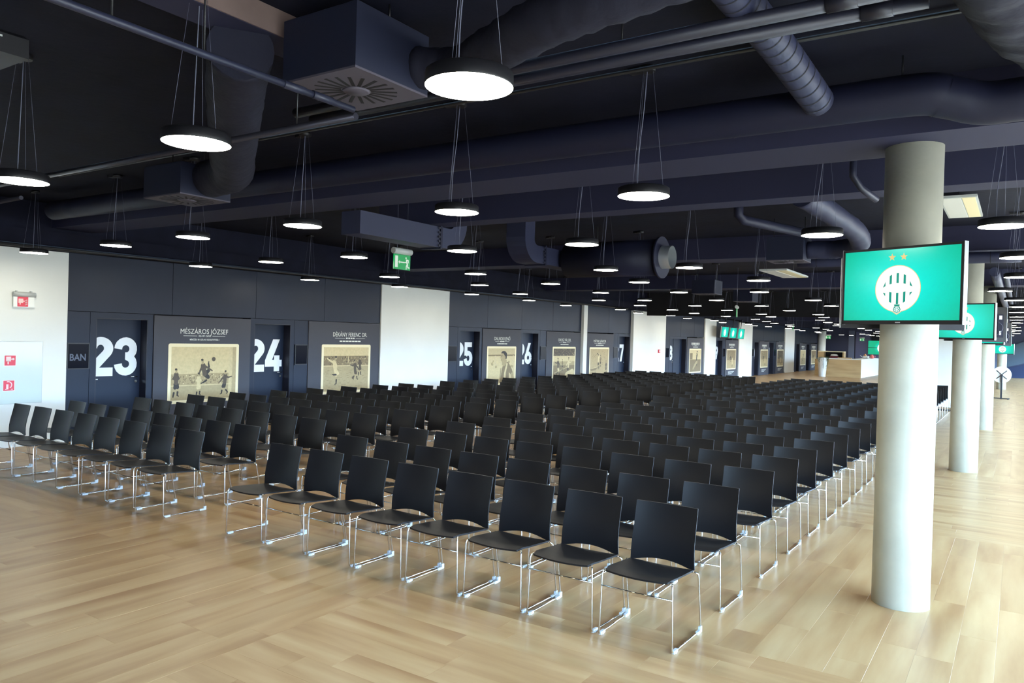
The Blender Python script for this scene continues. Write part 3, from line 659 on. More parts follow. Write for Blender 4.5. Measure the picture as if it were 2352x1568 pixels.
def pic_portrait(d, w, h):
    d.rect(0, w, 0, h, S0); d.rect(0, w, 0.80 * h, h, (0.54, 0.43, 0.225)); d.rect(0, w, 0.775 * h, 0.82 * h, S2)
    r = random.Random(9)
    for _ in range(40): d.ell(r.uniform(0.06, 0.94) * w, r.uniform(0.45, 0.76) * h, 0.035 * w, 0.04 * h, (0.60, 0.48, 0.26) if r.random() < 0.5 else S1, 8)
    d.poly([(0.42 * w, 0), (0.46 * w, 0.42 * h), (0.60 * w, 0.585 * h), (0.74 * w, 0.60 * h), (0.88 * w, 0.40 * h), (0.96 * w, 0.22 * h), (0.88 * w, 0.20 * h), (0.78 * w, 0.30 * h), (0.78 * w, 0)], S2)
    d.poly([(0.57 * w, 0), (0.60 * w, 0.3 * h), (0.68 * w, 0.58 * h), (0.73 * w, 0.56 * h), (0.66 * w, 0.28 * h), (0.66 * w, 0)], S0)
    d.poly([(0.46 * w, 0.10 * h), (0.48 * w, 0.44 * h), (0.56 * w, 0.57 * h), (0.50 * w, 0.36 * h)], S0)
    d.limb((0.90 * w, 0.22 * h), (0.95 * w, 0.02 * h), 0.05 * w, 0.045 * w, S1)
    d.poly([(0.50 * w, 0.52 * h), (0.50 * w, 0.66 * h), (0.66 * w, 0.72 * h), (0.68 * w, 0.56 * h), (0.58 * w, 0.47 * h)], S1)
    d.ell(0.565 * w, 0.76 * h, 0.115 * w, 0.125 * h, S1, 22); d.poly([(0.46 * w, 0.76 * h), (0.425 * w, 0.715 * h), (0.46 * w, 0.705 * h)], S1); d.ell(0.515 * w, 0.655 * h, 0.06 * w, 0.035 * h, S1, 12)
    d.poly([(0.46 * w, 0.86 * h), (0.52 * w, 0.925 * h), (0.62 * w, 0.92 * h), (0.69 * w, 0.85 * h), (0.68 * w, 0.70 * h), (0.63 * w, 0.70 * h), (0.60 * w, 0.80 * h), (0.55 * w, 0.86 * h)], S4)
    d.ell(0.495 * w, 0.775 * h, 0.018 * w, 0.009 * h, S4, 8); d.rect(0.47 * w, 0.53 * w, 0.795 * h, 0.803 * h, S3); d.rect(0.455 * w, 0.50 * w, 0.672 * h, 0.680 * h, S3); d.ell(0.635 * w, 0.745 * h, 0.02 * w, 0.03 * h, S2, 8)
def pic_tackle(d, w, h):
    d.rect(0, w, 0, h, S1); crowd(d, 0, w, 0.76 * h, h, 90, 4, [S3, S4, S2, S1]); d.rect(0, w, 0.58 * h, 0.76 * h, S0); d.rect(0, w, 0, 0.45 * h, S2); d.limb((0.05 * w, 0.2 * h), (0.7 * w, 0.4 * h), 0.008, 0.008, S0)
    player(d, 0.42 * w, 0.46 * h, 0.40 * h, S2, S3, STAND); player(d, 0.22 * w, 0.40 * h, 0.62 * h, S3, S0, RUN); player(d, 0.70 * w, 0.40 * h, 0.66 * h, S0, S3, RUN, flip=-1)
    d.limb((0.62 * w, 0.12 * h), (0.9 * w, 0.20 * h), 0.07 * w, 0.09 * w, S0); d.limb((0.9 * w, 0.18 * h), (0.88 * w, 0.04 * h), 0.05 * w, 0.03 * w, S0)
def pic_header(d, w, h):
    d.rect(0, w, 0, h, (0.42, 0.31, 0.15)); crowd(d, 0, w, 0.35 * h, h, 150, 6, [(0.43, 0.32, 0.155), S1, S2, (0.46, 0.345, 0.17)]); d.limb((0, 0.28 * h), (0.6 * w, 0.4 * h), 0.006, 0.006, S0); d.poly([(0, 0.28 * h), (0.4 * w, 0.33 * h), (0.3 * w, 0.24 * h), (0.05 * w, 0.22 * h)], S2)
    player(d, 0.56 * w, 0.56 * h, 0.46 * h, S2, S3, STAND); player(d, 0.44 * w, 0.55 * h, 0.56 * h, S0, S3, LEAP); player(d, 0.88 * w, 0.34 * h, 0.50 * h, S3, S3, STAND); player(d, 0.28 * w, 0.12 * h, 0.20 * h, S3, S0, STAND); d.ell(0.38 * w, 0.83 * h, 0.026 * w, 0.026 * h, S4, 12)
def pic_dive(d, w, h):
    d.rect(0, w, 0, h, S2); d.rect(0, w, 0.58 * h, h, S0); d.rect(0.0, 0.25 * w, 0.58 * h, 0.86 * h, S2); d.rect(0, w, 0.55 * h, 0.58 * h, S1)
    player(d, 0.62 * w, 0.58 * h, 0.62 * h, S4, S3, LEAP); d.ell(0.66 * w, 0.93 * h, 0.05 * w, 0.03 * h, S4, 10); d.chain([(0.66 * w, 0.45 * h), (0.5 * w, 0.33 * h), (0.32 * w, 0.14 * h)], [0.05 * w, 0.05 * w, 0.035 * w], S1)
def pic_play(d, w, h, seed=3, dark=0):
    r = random.Random(seed); a, b = (S1, S2) if not dark else (S2, S3)
    d.rect(0, w, 0, h, a); crowd(d, 0, w, 0.45 * h, h, 60, seed, [b, S1, S2, S0]); d.rect(0, w, 0, 0.16 * h, S1)
    player(d, 0.42 * w, 0.50 * h, 0.52 * h, S4, S2, KICK, flip=-1); player(d, 0.62 * w, 0.36 * h, 0.60 * h, S0, S0, STAND)
def pic_two(d, w, h):
    d.rect(0, w, 0, h, S0); d.rect(0, w, 0, 0.45 * h, S1); player(d, 0.55 * w, 0.62 * h, 0.5 * h, S3, S2, RUN); player(d, 0.40 * w, 0.36 * h, 0.5 * h, S2, S4, SWING)
posters = [ # y0 y1 top, photo y0 y1 z0 z1, name, text y0 y1, picture, label
 (7.62, 9.64, 2.075, 7.90, 9.37, 0.50, 1.585, 'MÉSZÁROS JÓZSEF', '1923-1997  CSATÁR', 'MÉRKŐZÉS: 184 | GÓL: 40 | VÁLOGATOTTSÁG: 1', 8.13, 9.12, pic_leap, 'grey wall poster with sepia photo of a footballer leaping at a ball'),
 (11.105, 13.26, 2.085, 11.48, 12.97, 0.50, 1.59, 'DÉKÁNY FERENC DR.', '', '', 11.80, 12.85, pic_strike, 'grey wall poster with sepia photo of a white-shirted footballer swinging his leg'),
 (17.42, 19.42, 2.075, 17.65, 19.15, 0.45, 1.575, 'DALNOKI JENŐ', '', '', 18.00, 18.82, pic_portrait, 'grey wall poster with sepia half-length portrait of a footballer'),
 (20.91, 23.17, 2.065, 21.30, 22.83, 0.45, 1.575, 'OROSZ PÁL DR.', '', '', 21.65, 22.50, pic_tackle, 'grey wall poster with sepia photo of footballers before a dark crowd'),
 (23.55, 25.74, 2.055, 23.85, 25.38, 0.45, 1.565, 'MÁTRAI SÁNDOR', '', '', 24.15, 25.11, pic_header, 'grey wall poster with sepia photo of two players jumping to head a ball'),
 (33.29, 35.46, 2.03, 33.58, 35.14, 0.40, 1.53, '', '', '', 33.84, 34.9, pic_dive, 'grey wall poster with sepia photo of a diving goalkeeper'),
 (38.72, 40.8, 2.00, 38.91, 40.47, 0.45, 1.52, '', '', '', 39.25, 40.25, pic_play, 'grey wall poster between door 29 and a wide white pier'),
 (44.79, 46.87, 1.985, 45.1, 46.65, 0.43, 1.50, '', '', '', 45.4, 46.35, lambda d, w, h: pic_play(d, w, h, 8), 'grey wall poster between doors 30 and 31'),
 (48.47, 50.45, 1.97, 48.75, 50.25, 0.43, 1.50, '', '', '', 49.0, 50.0, lambda d, w, h: pic_play(d, w, h, 11, 1), 'grey wall poster right of door 31, beside a white pier'),
 (54.55, 56.55, 1.945, 54.8, 56.35, 0.41, 1.48, '', '', '', 55.1, 56.0, pic_two, 'grey wall poster between the two farthest doors'),
 (57.87, 59.9, 1.93, 58.1, 59.7, 0.43, 1.47, '', '', '', 58.3, 59.4, lambda d, w, h: pic_play(d, w, h, 21), 'last grey wall poster, beside the round white pier')]
for (y0, y1, zt, p0, p1, b0, b1, name, l1, l2, t0, t1, pic, lab) in posters:
    Y = (y0 + y1) / 2; root = empty('wall_poster', (XL, Y, 0)); tag(root, lab, 'poster', 'player posters along the left wall')
    MB().box(-0.24, 0.018, y0 - Y + 0.006, y1 - Y - 0.006, 0.0, zt).build('poster_board', M['grey_poster'], root)
    bm_ = MB(); r = 0.035; a0, a1 = p0 - Y, p1 - Y
    pts = []
    for cx, cz, s0 in ((a1 - r, b1 - r, 0), (a0 + r, b1 - r, 90), (a0 + r, b0 + r, 180), (a1 - r, b0 + r, 270)):
        pts += arc(cx, cz, r, r, s0, s0 + 90, 4)
    fixn(bm_.prism(pts, 'x', 0.018, 0.024).build('photo_border', M['cream'], root))
    w, h = (p1 - p0) - 0.12, (b1 - b0) - 0.12; pm = MB()
    d = Draw(pm, lambda u, v, l, a=a0 + 0.06, b=b0 + 0.06, w=w, h=h: (0.0243 + 0.00002 * l, a + min(max(u, 0), w), b + min(max(v, 0), h)))
    pic(d, w, h); pm.build('photo_print', M['print'], root)
    tm = MB(); tc0 = (t0 + t1) / 2 - Y; tw = t1 - t0; zc = b1 + 0.20
    fn = lambda z: (lambda u, v: (0.0195, tc0 + u, z + v))
    if name: put_text(tm, name, 0.13, fn(zc - 0.02), squeeze=0.8, width=tw)
    else:
        rr = random.Random(int(y0 * 10))
        for q in range(9): tm.box(0.018, 0.0195, tc0 - tw / 2 + tw * q / 9, tc0 - tw / 2 + tw * (q + rr.uniform(0.5, 0.8)) / 9, zc - 0.02, zc + 0.08)
    for sgn in (-1, 1): tm.box(0.018, 0.0195, tc0 + sgn * tw * 0.16 if sgn > 0 else tc0 - tw * 0.44, tc0 + tw * 0.44 if sgn > 0 else tc0 - tw * 0.16, zc - 0.062, zc - 0.055)
    if l1: put_text(tm, l1, 0.045, fn(zc - 0.075), bold=0.0008, width=tw * 0.26)
    else:
        for q in range(4): tm.box(0.018, 0.0195, tc0 - tw * 0.13 + tw * 0.068 * q, tc0 - tw * 0.13 + tw * 0.068 * q + tw * 0.05, zc - 0.072, zc - 0.044)
    if l2: put_text(tm, l2, 0.04, fn(zc - 0.14), bold=0.0008, width=tw * 0.62)
    else:
        for q in range(7): tm.box(0.018, 0.0195, tc0 - tw * 0.31 + tw * 0.09 * q, tc0 - tw * 0.31 + tw * 0.09 * q + tw * 0.075, zc - 0.138, zc - 0.112)
    for q in range(3):
        n_ = 5 - q
        for e in range(n_): tm.box(0.018, 0.0195, tc0 - tw * 0.5 + tw * e * 0.2, tc0 - tw * 0.5 + tw * (e * 0.2 + 0.17), b0 - 0.13 - 0.055 * q, b0 - 0.105 - 0.055 * q)
    tm.build('lettering', M['lettering'], root)

# small black displays beside the doors
disp = [(6.345, 0.35, 'left of door 23, beside the white wall'), (10.92, 0.33, 'between door 24 and the leg-swinging footballer poster'), (16.08, 0.36, 'left of door 25, beside the wide white pier'), (20.73, 0.34, 'between door 26 and the dark-crowd poster'), (25.93, 0.34, 'between door 27 and the header poster'), (30.97, 0.34, 'after the white pier with the red alarm'), (38.54, 0.3, 'below the three hanging screens'), (43.53, 0.34, 'between a wide white pier and door 30'), (48.26, 0.34, 'right of door 31, at the edge of the ninth poster'), (57.72, 0.24, 'beside the farthest door')]
for i, (y, w, where) in enumerate(disp):
    root = empty('door_display', (XL, y, 1.37 * zs(y))); tag(root, 'small black glass display %s' % where, 'display', 'black displays beside the doors')
    MB().box(0, 0.022, -w / 2, w / 2, -0.212, 0.212).build('display_body', M['black'], root)
    MB().box(0.022, 0.024, -w / 2 + 0.015, w / 2 - 0.015, -0.195, 0.195).build('display_glass', M['glass_screen'], root)
    if i == 0:
        t = MB(); put_text(t, 'BAN', 0.15, lambda u, v: (0.0246, u - 0.01, v - 0.07), bold=0.003, width=0.25); t.build('faint_letters', mat('faint_blue_print', (0.022, 0.028, 0.065), 0.3), root)

# ------------------------------------------------------------------ fire fittings on the white wall
root = empty('hydrant_cabinet', (XL + 0.03, 5.35, 0)); tag(root, 'flush pale green glass fire cabinet on the left white wall', 'cabinet')
MB().box(-0.02, 0.004, -0.52, 0.45, 0.655, 1.60).build('cabinet_frame', M['signgrey'], root)
MB().box(0.004, 0.010, -0.51, 0.44, 0.665, 1.59).build('glass_door', M['glass_cab'], root)
MB().box(0.010, 0.0115, -0.36, -0.27, 1.50, 1.56).build('paper_label', M['numeral'], root)
def sticker(y, z, kind, par, x):
    s = 0.075; st = MB().box(x, x + 0.001, y - s - 0.008, y + s + 0.008, z - s - 0.008, z + s + 0.008).build('sticker_border', M['numeral'], par)
    MB().box(x + 0.001, x + 0.0018, y - s, y + s, z - s, z + s).build('red_field', M['red'], st)
    g = MB(); a, b = x + 0.0018, x + 0.0024
    if kind == 0: g.box(a, b, y - 0.055, y + 0.012, z - 0.012, z + 0.06); g.box(a, b, y - 0.035, y - 0.018, z - 0.055, z); g.box(a, b, y + 0.012, y + 0.03, z + 0.012, z + 0.03); g.prism(arc(y + 0.042, z + 0.022, 0.018, 0.018, 0, 360, 12)[:-1], 'x', a, b)
    elif kind == 1:
        g.box(a, b, y - 0.035, y - 0.005, z - 0.055, z + 0.02); g.box(a, b, y - 0.05, y - 0.03, z - 0.06, z - 0.048); g.box(a, b, y + 0.03, y + 0.055, z - 0.06, z - 0.05)
        for q in stroke(arc(y - 0.01, z + 0.01, 0.05, 0.05, 110, -60, 8), 0.014): g.prism(q, 'x', a, b)
    else:
        g.box(a, b, y - 0.06, y + 0.005, z - 0.02, z + 0.045); g.box(a, b, y - 0.045, y - 0.03, z - 0.045, z - 0.02); g.box(a, b, y + 0.005, y + 0.025, z, z + 0.018)
        for q in range(3): g.tube([(a + 0.0003, y + 0.03, z - 0.05 + 0.03 * q), (a + 0.0003, y + 0.06, z - 0.03 + 0.03 * q)], 0.008, 5)
    fixn(g.build('pictogram', M['pink'], st))
sticker(5.34 - 5.35, 1.31, 0, root, 0.010); sticker(5.33 - 5.35, 0.935, 1, root, 0.010)
root = empty('hydrant_sign', (XL + 0.03, 5.50, 2.22)); tag(root, 'fire hose sign light with red pictogram on the left white wall', 'sign')
MB().tube([(0.045, -0.155, 0.09), (0.045, 0.155, 0.09)], 0.037, 16).build('sign_housing', M['signgrey'], root)
for s in (-0.1, 0.1): MB().box(0.0, 0.05, s - 0.01, s + 0.01, 0.115, 0.145).build('bracket', M['signgrey'], root)
MB().box(0.042, 0.047, -0.15, 0.145, -0.10, 0.06).build('clear_plate', mat('frosted_plate', (0.80, 0.82, 0.77), 0.25), root)
sticker(-0.02, -0.02, 2, root, 0.047)
root = empty('fire_call_point', (XL + 0.02, 30.0, 1.42)); tag(root, 'small red fire call point on the white pier past door 27', 'alarm')
MB().box(0, 0.05, -0.07, 0.07, -0.07, 0.07).build('call_box', M['red'], root); MB().box(0.05, 0.053, -0.045, 0.045, -0.04, 0.04).build('call_glass', M['numeral'], root)

# ------------------------------------------------------------------ exit signs
GR, GL = (0.0, 0.42, 0.10), (0.85, 1.0, 0.86)
def exit_sign(loc, rz, drop, lab, sc_=1.0, pict=True):
    root = empty('exit_sign', loc, rz); tag(root, lab, 'exit sign', 'green emergency exit signs')
    w = 0.165 * sc_; h = 0.10 * sc_
    MB().tube([(-w - 0.01, 0, 0.045 * sc_ + h), (w + 0.01, 0, 0.045 * sc_ + h)], 0.042 * sc_, 18).build('sign_housing', M['signgrey'], root)
    pl = MB(); pl.box(-w, w, -0.006, 0.006, -h, h, 0, GR)
    d = Draw(pl, lambda u, v, l: (u * sc_, -0.006 - 0.0004 * l, v * sc_))
    d.rect(-0.14, -0.085, -0.075, 0.08, GL)
    d.rect(-0.06, 0.05, -0.008, 0.006, GL); d.poly([(-0.075, -0.001), (-0.045, 0.028), (-0.055, -0.001), (-0.045, -0.03)], GL)
    d.ell(0.075, 0.06, 0.012, 0.016, GL, 12); d.limb((0.088, 0.028), (0.105, -0.03), 0.014, 0.014, GL); d.chain([(0.09, 0.035), (0.118, 0.035), (0.128, 0.0)], [0.008, 0.007, 0.006], GL); d.chain([(0.088, 0.028), (0.078, 0.002), (0.052, 0.0)], [0.008, 0.007, 0.006], GL)
    d.chain([(0.102, -0.03), (0.112, -0.065), (0.14, -0.068)], [0.012, 0.009, 0.008], GL); d.chain([(0.1, -0.03), (0.08, -0.05), (0.078, -0.088)], [0.012, 0.009, 0.008], GL)
    pl.build('sign_plate', M['greensign'], root)
    for s in (-0.1, 0.1): MB().tube([(s * sc_, 0, 0.085 * sc_ + h), (s * sc_, 0, drop)], 0.003, 5).build('suspension_rod', M['wire'], root)
    return root
exit_sign((-7.0, 7.755, 2.85), PI / 2, 0.90, 'green running man exit sign with arrow, hung left of the wide white pier')
exit_sign((-5.9, 18.9, 2.62), PI / 2 + 0.25, 1.13, 'green exit sign seen almost edge-on among the middle lamps', 1.0)
exit_sign((-8.4, 35.0, 2.58), PI / 2 + 0.3, 1.17, 'small green exit sign above the row of far white piers', 1.0)
exit_sign((-9.6, 48.5, 2.33), 0.15, 1.42, 'green exit sign hung above the planter and counter', 0.9)
exit_sign((-9.3, 58.4, 2.3), 0.1, 1.45, 'dim green exit sign before the dark far wall', 0.9)

# ------------------------------------------------------------------ television screens on the columns
def screen_glow():
    m, n, b = new_mat('teal_screen')
    tcn = n.nodes.new('ShaderNodeTexCoord'); mp = n.nodes.new('ShaderNodeMapping'); mp.inputs['Scale'].default_value = (1.7, 0.0, 2.1)
    g = n.nodes.new('ShaderNodeTexGradient'); g.gradient_type = 'SPHERICAL'; r = n.nodes.new('ShaderNodeValToRGB')
    n.links.new(tcn.outputs['Object'], mp.inputs[0]); n.links.new(mp.outputs[0], g.inputs[0]); n.links.new(g.outputs['Fac'], r.inputs[0])
    r.color_ramp.elements[0].color = (0.0, 0.47, 0.25, 1); r.color_ramp.elements[1].color = (0.0, 0.95, 0.84, 1); r.color_ramp.elements[1].position = 0.85
    b.inputs['Base Color'].default_value = (0.01, 0.01, 0.01, 1); b.inputs['Roughness'].default_value = 0.15
    n.links.new(r.outputs[0], b.inputs['Emission Color']); b.inputs['Emission Strength'].default_value = 1.0
    return m
M['teal'] = screen_glow()
TEAL, WH, GOLD, DKG = (0.0, 0.75, 0.62), (1.15, 1.15, 1.08), (0.80, 0.58, 0.20), (0.0, 0.32, 0.24)
def crest(d, cx, cz, s):
    # round white emblem with barred inner oval, small pentagon badge and two stars; s = disc radius
    for u in (-0.28, 0.24):
        pts = []
        for k in range(10):
            a = PI / 2 + PI * k / 5; rr = 0.175 if k % 2 == 0 else 0.072
            pts.append((cx + s * (u + rr * math.cos(a)), cz + s * (1.36 + rr * math.sin(a))))
        d.poly(pts, GOLD)
    d.poly([(cx - 0.22 * s, cz - 0.80 * s), (cx + 0.22 * s, cz - 0.80 * s), (cx + 0.18 * s, cz - 1.02 * s), (cx, cz - 1.13 * s), (cx - 0.18 * s, cz - 1.02 * s)], GOLD)
    d.ell(cx, cz, 1.015 * s, 1.015 * s, GOLD, 48); d.ell(cx, cz, 0.99 * s, 0.99 * s, WH, 48)
    d.poly([(cx - 0.19 * s, cz - 0.80 * s), (cx + 0.19 * s, cz - 0.80 * s), (cx + 0.16 * s, cz - 1.0 * s), (cx, cz - 1.09 * s), (cx - 0.16 * s, cz - 1.0 * s)], WH)
    A, B = 0.66, 0.67
    for x in (-0.60, -0.31, 0.0, 0.31, 0.60):
        w = 0.052 if abs(x) < 0.5 else 0.03
        def top(u): return B * math.sqrt(max(0.0, 1 - (u / A) ** 2))
        def lo(u): return 0.24 - 0.16 * (u / A) ** 2
        x0, x1 = x - w, x + w
        if abs(x) > 0.5:
            si = 1 if x > 0 else -1; a, b = si * 0.54, si * 0.66
            d.poly([(cx + s * a, cz + s * (top(a) - 0.06)), (cx + s * a, cz + s * (lo(a) - 0.01)), (cx + s * b, cz + s * (lo(b) - 0.02))], DKG)
            d.poly([(cx + s * a, cz - s * (top(a) - 0.06)), (cx + s * a, cz - s * (lo(a) + 0.05)), (cx + s * b, cz - s * (lo(b) + 0.07))], DKG)
        else:
            d.poly([(cx + s * x0, cz + s * lo(x0)), (cx + s * x1, cz + s * lo(x1)), (cx + s * x1, cz + s * top(x1)), (cx + s * x0, cz + s * top(x0))], DKG)
            d.poly([(cx + s * x0, cz - s * (lo(x0) - 0.06)), (cx + s * x1, cz - s * (lo(x1) - 0.06)), (cx + s * x1, cz - s * top(x1)), (cx + s * x0, cz - s * top(x0))], DKG)
    d.poly([(cx - 0.13 * s, cz - 0.68 * s), (cx + 0.13 * s, cz - 0.68 * s), (cx + 0.11 * s, cz - 0.76 * s), (cx - 0.11 * s, cz - 0.76 * s)], DKG)
    d.poly([(cx + s * a_, cz + s * b_) for a_, b_ in ((-0.12, -0.77), (0.12, -0.77), (0.17, -0.90), (0.13, -1.0), (0, -1.07), (-0.13, -1.0), (-0.17, -0.90))], DKG)
    d.ell(cx, cz - 0.905 * s, 0.13 * s, 0.125 * s, (0.75, 1.0, 0.95), 12)
    for k in range(6):
        a = PI * k / 3; d.ell(cx + 0.075 * s * math.cos(a), cz + s * (-0.905 + 0.075 * math.sin(a)), 0.025 * s, 0.025 * s, DKG, 6)
def tv(loc, rz, lab, w=0.866, h=0.545, dep=0.05, logo=True, portrait=False, arm=None, mark=True, tilt=0.0):
    root = empty('television', loc, rz); root.rotation_euler = (tilt, 0, rz); tag(root, lab, 'television', 'green screens with a round crest')
    bz = 0.016
    f = MB(); f.box(-w / 2, w / 2, 0, 0.012, -h / 2, -h / 2 + 0.028); f.box(-w / 2, w / 2, 0, 0.012, h / 2 - bz, h / 2); f.box(-w / 2, -w / 2 + bz, 0, 0.012, -h / 2, h / 2); f.box(w / 2 - bz, w / 2, 0, 0.012, -h / 2, h / 2)
    f.build('bezel', M['black'], root)
    MB().box(-w / 2 + 0.002, w / 2 - 0.002, 0.0121, dep, -h / 2 + 0.002, h / 2 - 0.002).build('back_cover', M['black'], root)
    for a_ in (w / 2 + 0.0002, -w / 2 - 0.0042): tag(MB().box(a_, a_ + 0.004, 0.002, dep, -h / 2, h / 2 + 0.004).build('side_trim', M['silver'], root), 'silver side trim')
    w2, h2 = w - 2 * bz, h - bz - 0.028; zc = (0.028 - bz) / 2
    p = MB().box(-w2 / 2, w2 / 2, 0.004, 0.011, zc - h2 / 2, zc + h2 / 2).build('screen', M['teal'], root)
    lm = MB(); d = Draw(lm, lambda u, v, l: (u, 0.0037 - 0.00004 * l, v)); crest(d, -0.012 * w, zc - 0.055 * h2, 0.325 * h2)
    lm.build('crest_picture', M['screenprint'], p)
    if mark:
        t = MB(); t.box(-0.018, 0.018, -0.0006, 0.0, -h / 2 + 0.010, -h / 2 + 0.017); tag(t.build('maker_mark', M['silver'], root), 'tiny pale mark on the lower bezel')
    if arm:
        a = MB(); a.tube([(0.02, dep, 0), arm], 0.022, 8); a.box(-0.14, 0.18, dep, dep + 0.02, -0.11, 0.11); a.build('wall_bracket', M['black'], root)
    return root
RZ = -0.403
def back_tv(loc, rz, lab):
    r = tv(loc, rz + PI, lab, mark=False)
    b = MB().box(-0.38, -0.30, 0.05, 0.075, -0.2, 0.16).box(-0.2, 0.3, 0.05, 0.07, -0.24, -0.06); b.build('connector_panel', M['duct'], r)
    q = MB().box(-0.36, -0.32, 0.075, 0.077, 0.08, 0.14).box(-0.35, -0.325, 0.075, 0.077, -0.16, -0.10); tag(q.build('rating_label', M['numeral'], r), 'white rating labels')
    tag(MB().tube(bez([(-0.30, 0.07, 0.05), (-0.36, 0.11, -0.02), (-0.35, 0.11, -0.1), (-0.30, 0.07, -0.16)], 4), 0.004, 5).build('loose_cable', M['wire'], r), 'pale loose cable loop')
    return r
for k, (yo, lab, lab2) in enumerate([(0, 'large green crest screen on the nearest column, facing the camera', 'rear screen on the nearest column, its dark edge below the big one'),
                                     (7.44, 'green crest screen on the second column, half hidden by the first', 'back of a second screen on the second column, with white labels'),
                                     (14.88, 'green crest screen on the third column, mostly hidden', 'rear screen turned away on the third column')]):
    z = 2.328 - 0.022 * k
    tv((-0.722, 5.945 + yo, z), RZ, lab, arm=(0.03, 0.19, 0.0))
    back_tv((-0.785 if k == 0 else -0.615, 6.61 + yo, z - 0.02), 0.30, lab2)
tv((-0.70, 43.10, 1.93), -0.2, 'small far green crest screen on the fourth column', w=0.92, h=0.50, arm=(0.0, 0.12, 0.0), mark=False)
for k, y in enumerate((36.85, 38.15, 39.45)):
    r = tv((-12.05, y, 2.36 - 0.02 * k), PI / 2, '%s of three green crest screens hung over the poster right of door 29' % ('left', 'middle', 'right')[k], w=1.06, h=0.54, mark=False, tilt=0.10)
    MB().tube([(0, 0.06, 0.1), (0, 0.06, 0.75)], 0.02, 8).box(-0.05, 0.05, 0.02, 0.56, 0.64, 0.70).build('hanger', M['black'], r)
vw = empty('video_wall', (-8.45, 61.85, 1.77)); tag(vw, 'teal video wall of four panels on the far dark wall', 'video wall')
for i in (-1, 1):
    for j in (-1, 1):
        p = MB().box(i * 0.49 - 0.475, i * 0.49 + 0.475, 0, 0.05, j * 0.26 - 0.245, j * 0.26 + 0.245).build('screen_panel', M['teal'], vw)
MB().box(-0.99, 0.99, 0.052, 0.14, -0.52, 0.52).build('wall_frame', M['black'], vw)
lm = MB(); d = Draw(lm, lambda u, v, l: (u, -0.002 - 0.0003 * l, v)); crest(d, 0, -0.03, 0.34); lm.build('crest_picture', M['screenprint'], vw)

# ------------------------------------------------------------------ air handling in the ceiling
def ac_box(x0, x1, y0, y1, z0, z1, lab, slots=True):
    X, Y = (x0 + x1) / 2, (y0 + y1) / 2; root = empty('air_diffuser_box', (X, Y, z0)); tag(root, lab, 'air diffuser', 'ceiling air diffuser boxes')
    a, b = (x1 - x0) / 2, (y1 - y0) / 2
    MB().bevbox(-a, a, -b, b, 0.012, z1 - z0, 0.004).build('box_casing', M['acbox'], root)
    pl = MB().box(-a, a, -b, b, 0.0, 0.012).build('diffuser_plate', M['grille'], root)
    n = 20 if slots else 12; me = None; r0, r1 = 0.30 * a, 0.82 * a
    for k in range(n):
        if me is None: me = MB().box(r0, r1, -0.010, 0.010, -0.0015, 0.004).mesh('diffuser_slot', M['slot'])
        o = bpy.data.objects.new('diffuser_slot', me); COL.objects.link(o); o.parent = pl; o.rotation_euler = (0.0, 0, 2 * PI * k / n)
    MB().lathe([(0.001, -0.012), (r0 * 0.8, -0.010), (r0 * 0.95, 0.0)], 0, 0, 20).build('centre_disc', M['grille'], pl)
    for sx_ in (-1, 1):
        MB().tube([(sx_ * a * 0.85, 0, z1 - z0), (sx_ * a * 0.85, 0, ZC - z0)], 0.006, 6).build('hanger_rod', M['black'], root)
    return root
ac_box(-3.555, -2.975, 2.89, 3.48, 3.30, 3.66, 'large dark air box with a round slotted grille, nearest the camera')
ac_box(-7.53, -6.89, 4.40, 4.97, 3.20, 3.52, 'dark air box with slotted grille behind the left lamps')
ac_box(-3.14, -2.62, 11.36, 11.86, 3.10, 3.45, 'air box with slotted grille left of the wrinkled far duct')
ac_box(-7.05, -6.45, 18.80, 19.40, 3.10, 3.45, 'small far air box among the lamps in mid hall', False)
ac_box(-7.15, -6.58, 22.50, 23.10, 3.10, 3.45, 'smallest air box, farthest down the hall', False)
def wrinkled(path, r, seed, n=18, steps=9, amp=0.06):
    rr = random.Random(seed); pts = bez(path, steps); mb = MB(); mb.tube(pts, r, n)
    ph = [rr.uniform(0, 6.28) for _ in range(6)]
    for i in range(len(pts)):
        c = Vector(pts[i])
        for k in range(n):
            v = Vector(mb.v[i * n + k]); a = 2 * PI * k / n
            f = 1 + amp * (math.sin(i * 1.9 + ph[0] + 2 * math.sin(a + ph[1])) * 0.5 + math.sin(3 * a + i * 0.9 + ph[2]) * 0.4 + rr.uniform(-0.5, 0.5))
            mb.v[i * n + k] = tuple(c + (v - c) * f)
    return mb
def thing_mesh(mb, name, m, lab, cat, group=None): return tag(mb.build(name, m), lab, cat, group)
thing_mesh(wrinkled([(-3.0, 3.42, 3.46), (-2.72, 3.45, 3.42), (-2.25, 3.17, 3.36), (-1.85, 2.98, 3.345), (-1.5, 2.92, 3.36), (-1.15, 2.94, 3.40), (-0.85, 2.98, 3.43)], 0.12, 1), 'flexible_duct', M['fabric'], 'crumpled dark fabric duct running right from the nearest air box', 'duct', 'flexible ducts')
thing_mesh(wrinkled([(-6.9, 4.72, 3.40), (-6.3, 4.55, 3.38), (-5.7, 4.12, 3.37), (-5.05, 3.66, 3.40), (-4.3, 3.12, 3.45), (-3.75, 2.75, 3.50)], 0.185, 2, amp=0.035), 'flexible_duct', M['fabric'], 'thick fabric duct curving down into the left air box', 'duct', 'flexible ducts')
thing_mesh(wrinkled([(-0.2, 3.0, 3.50), (-0.1, 3.75, 3.49), (0.02, 4.35, 3.48), (0.25, 4.78, 3.48), (0.8, 4.95, 3.48), (1.8, 5.0, 3.48)], 0.205, 3, 24, 14, 0.05), 'flexible_duct', M['fabric'], 'big dark wrinkled duct in the upper right corner', 'duct', 'flexible ducts')
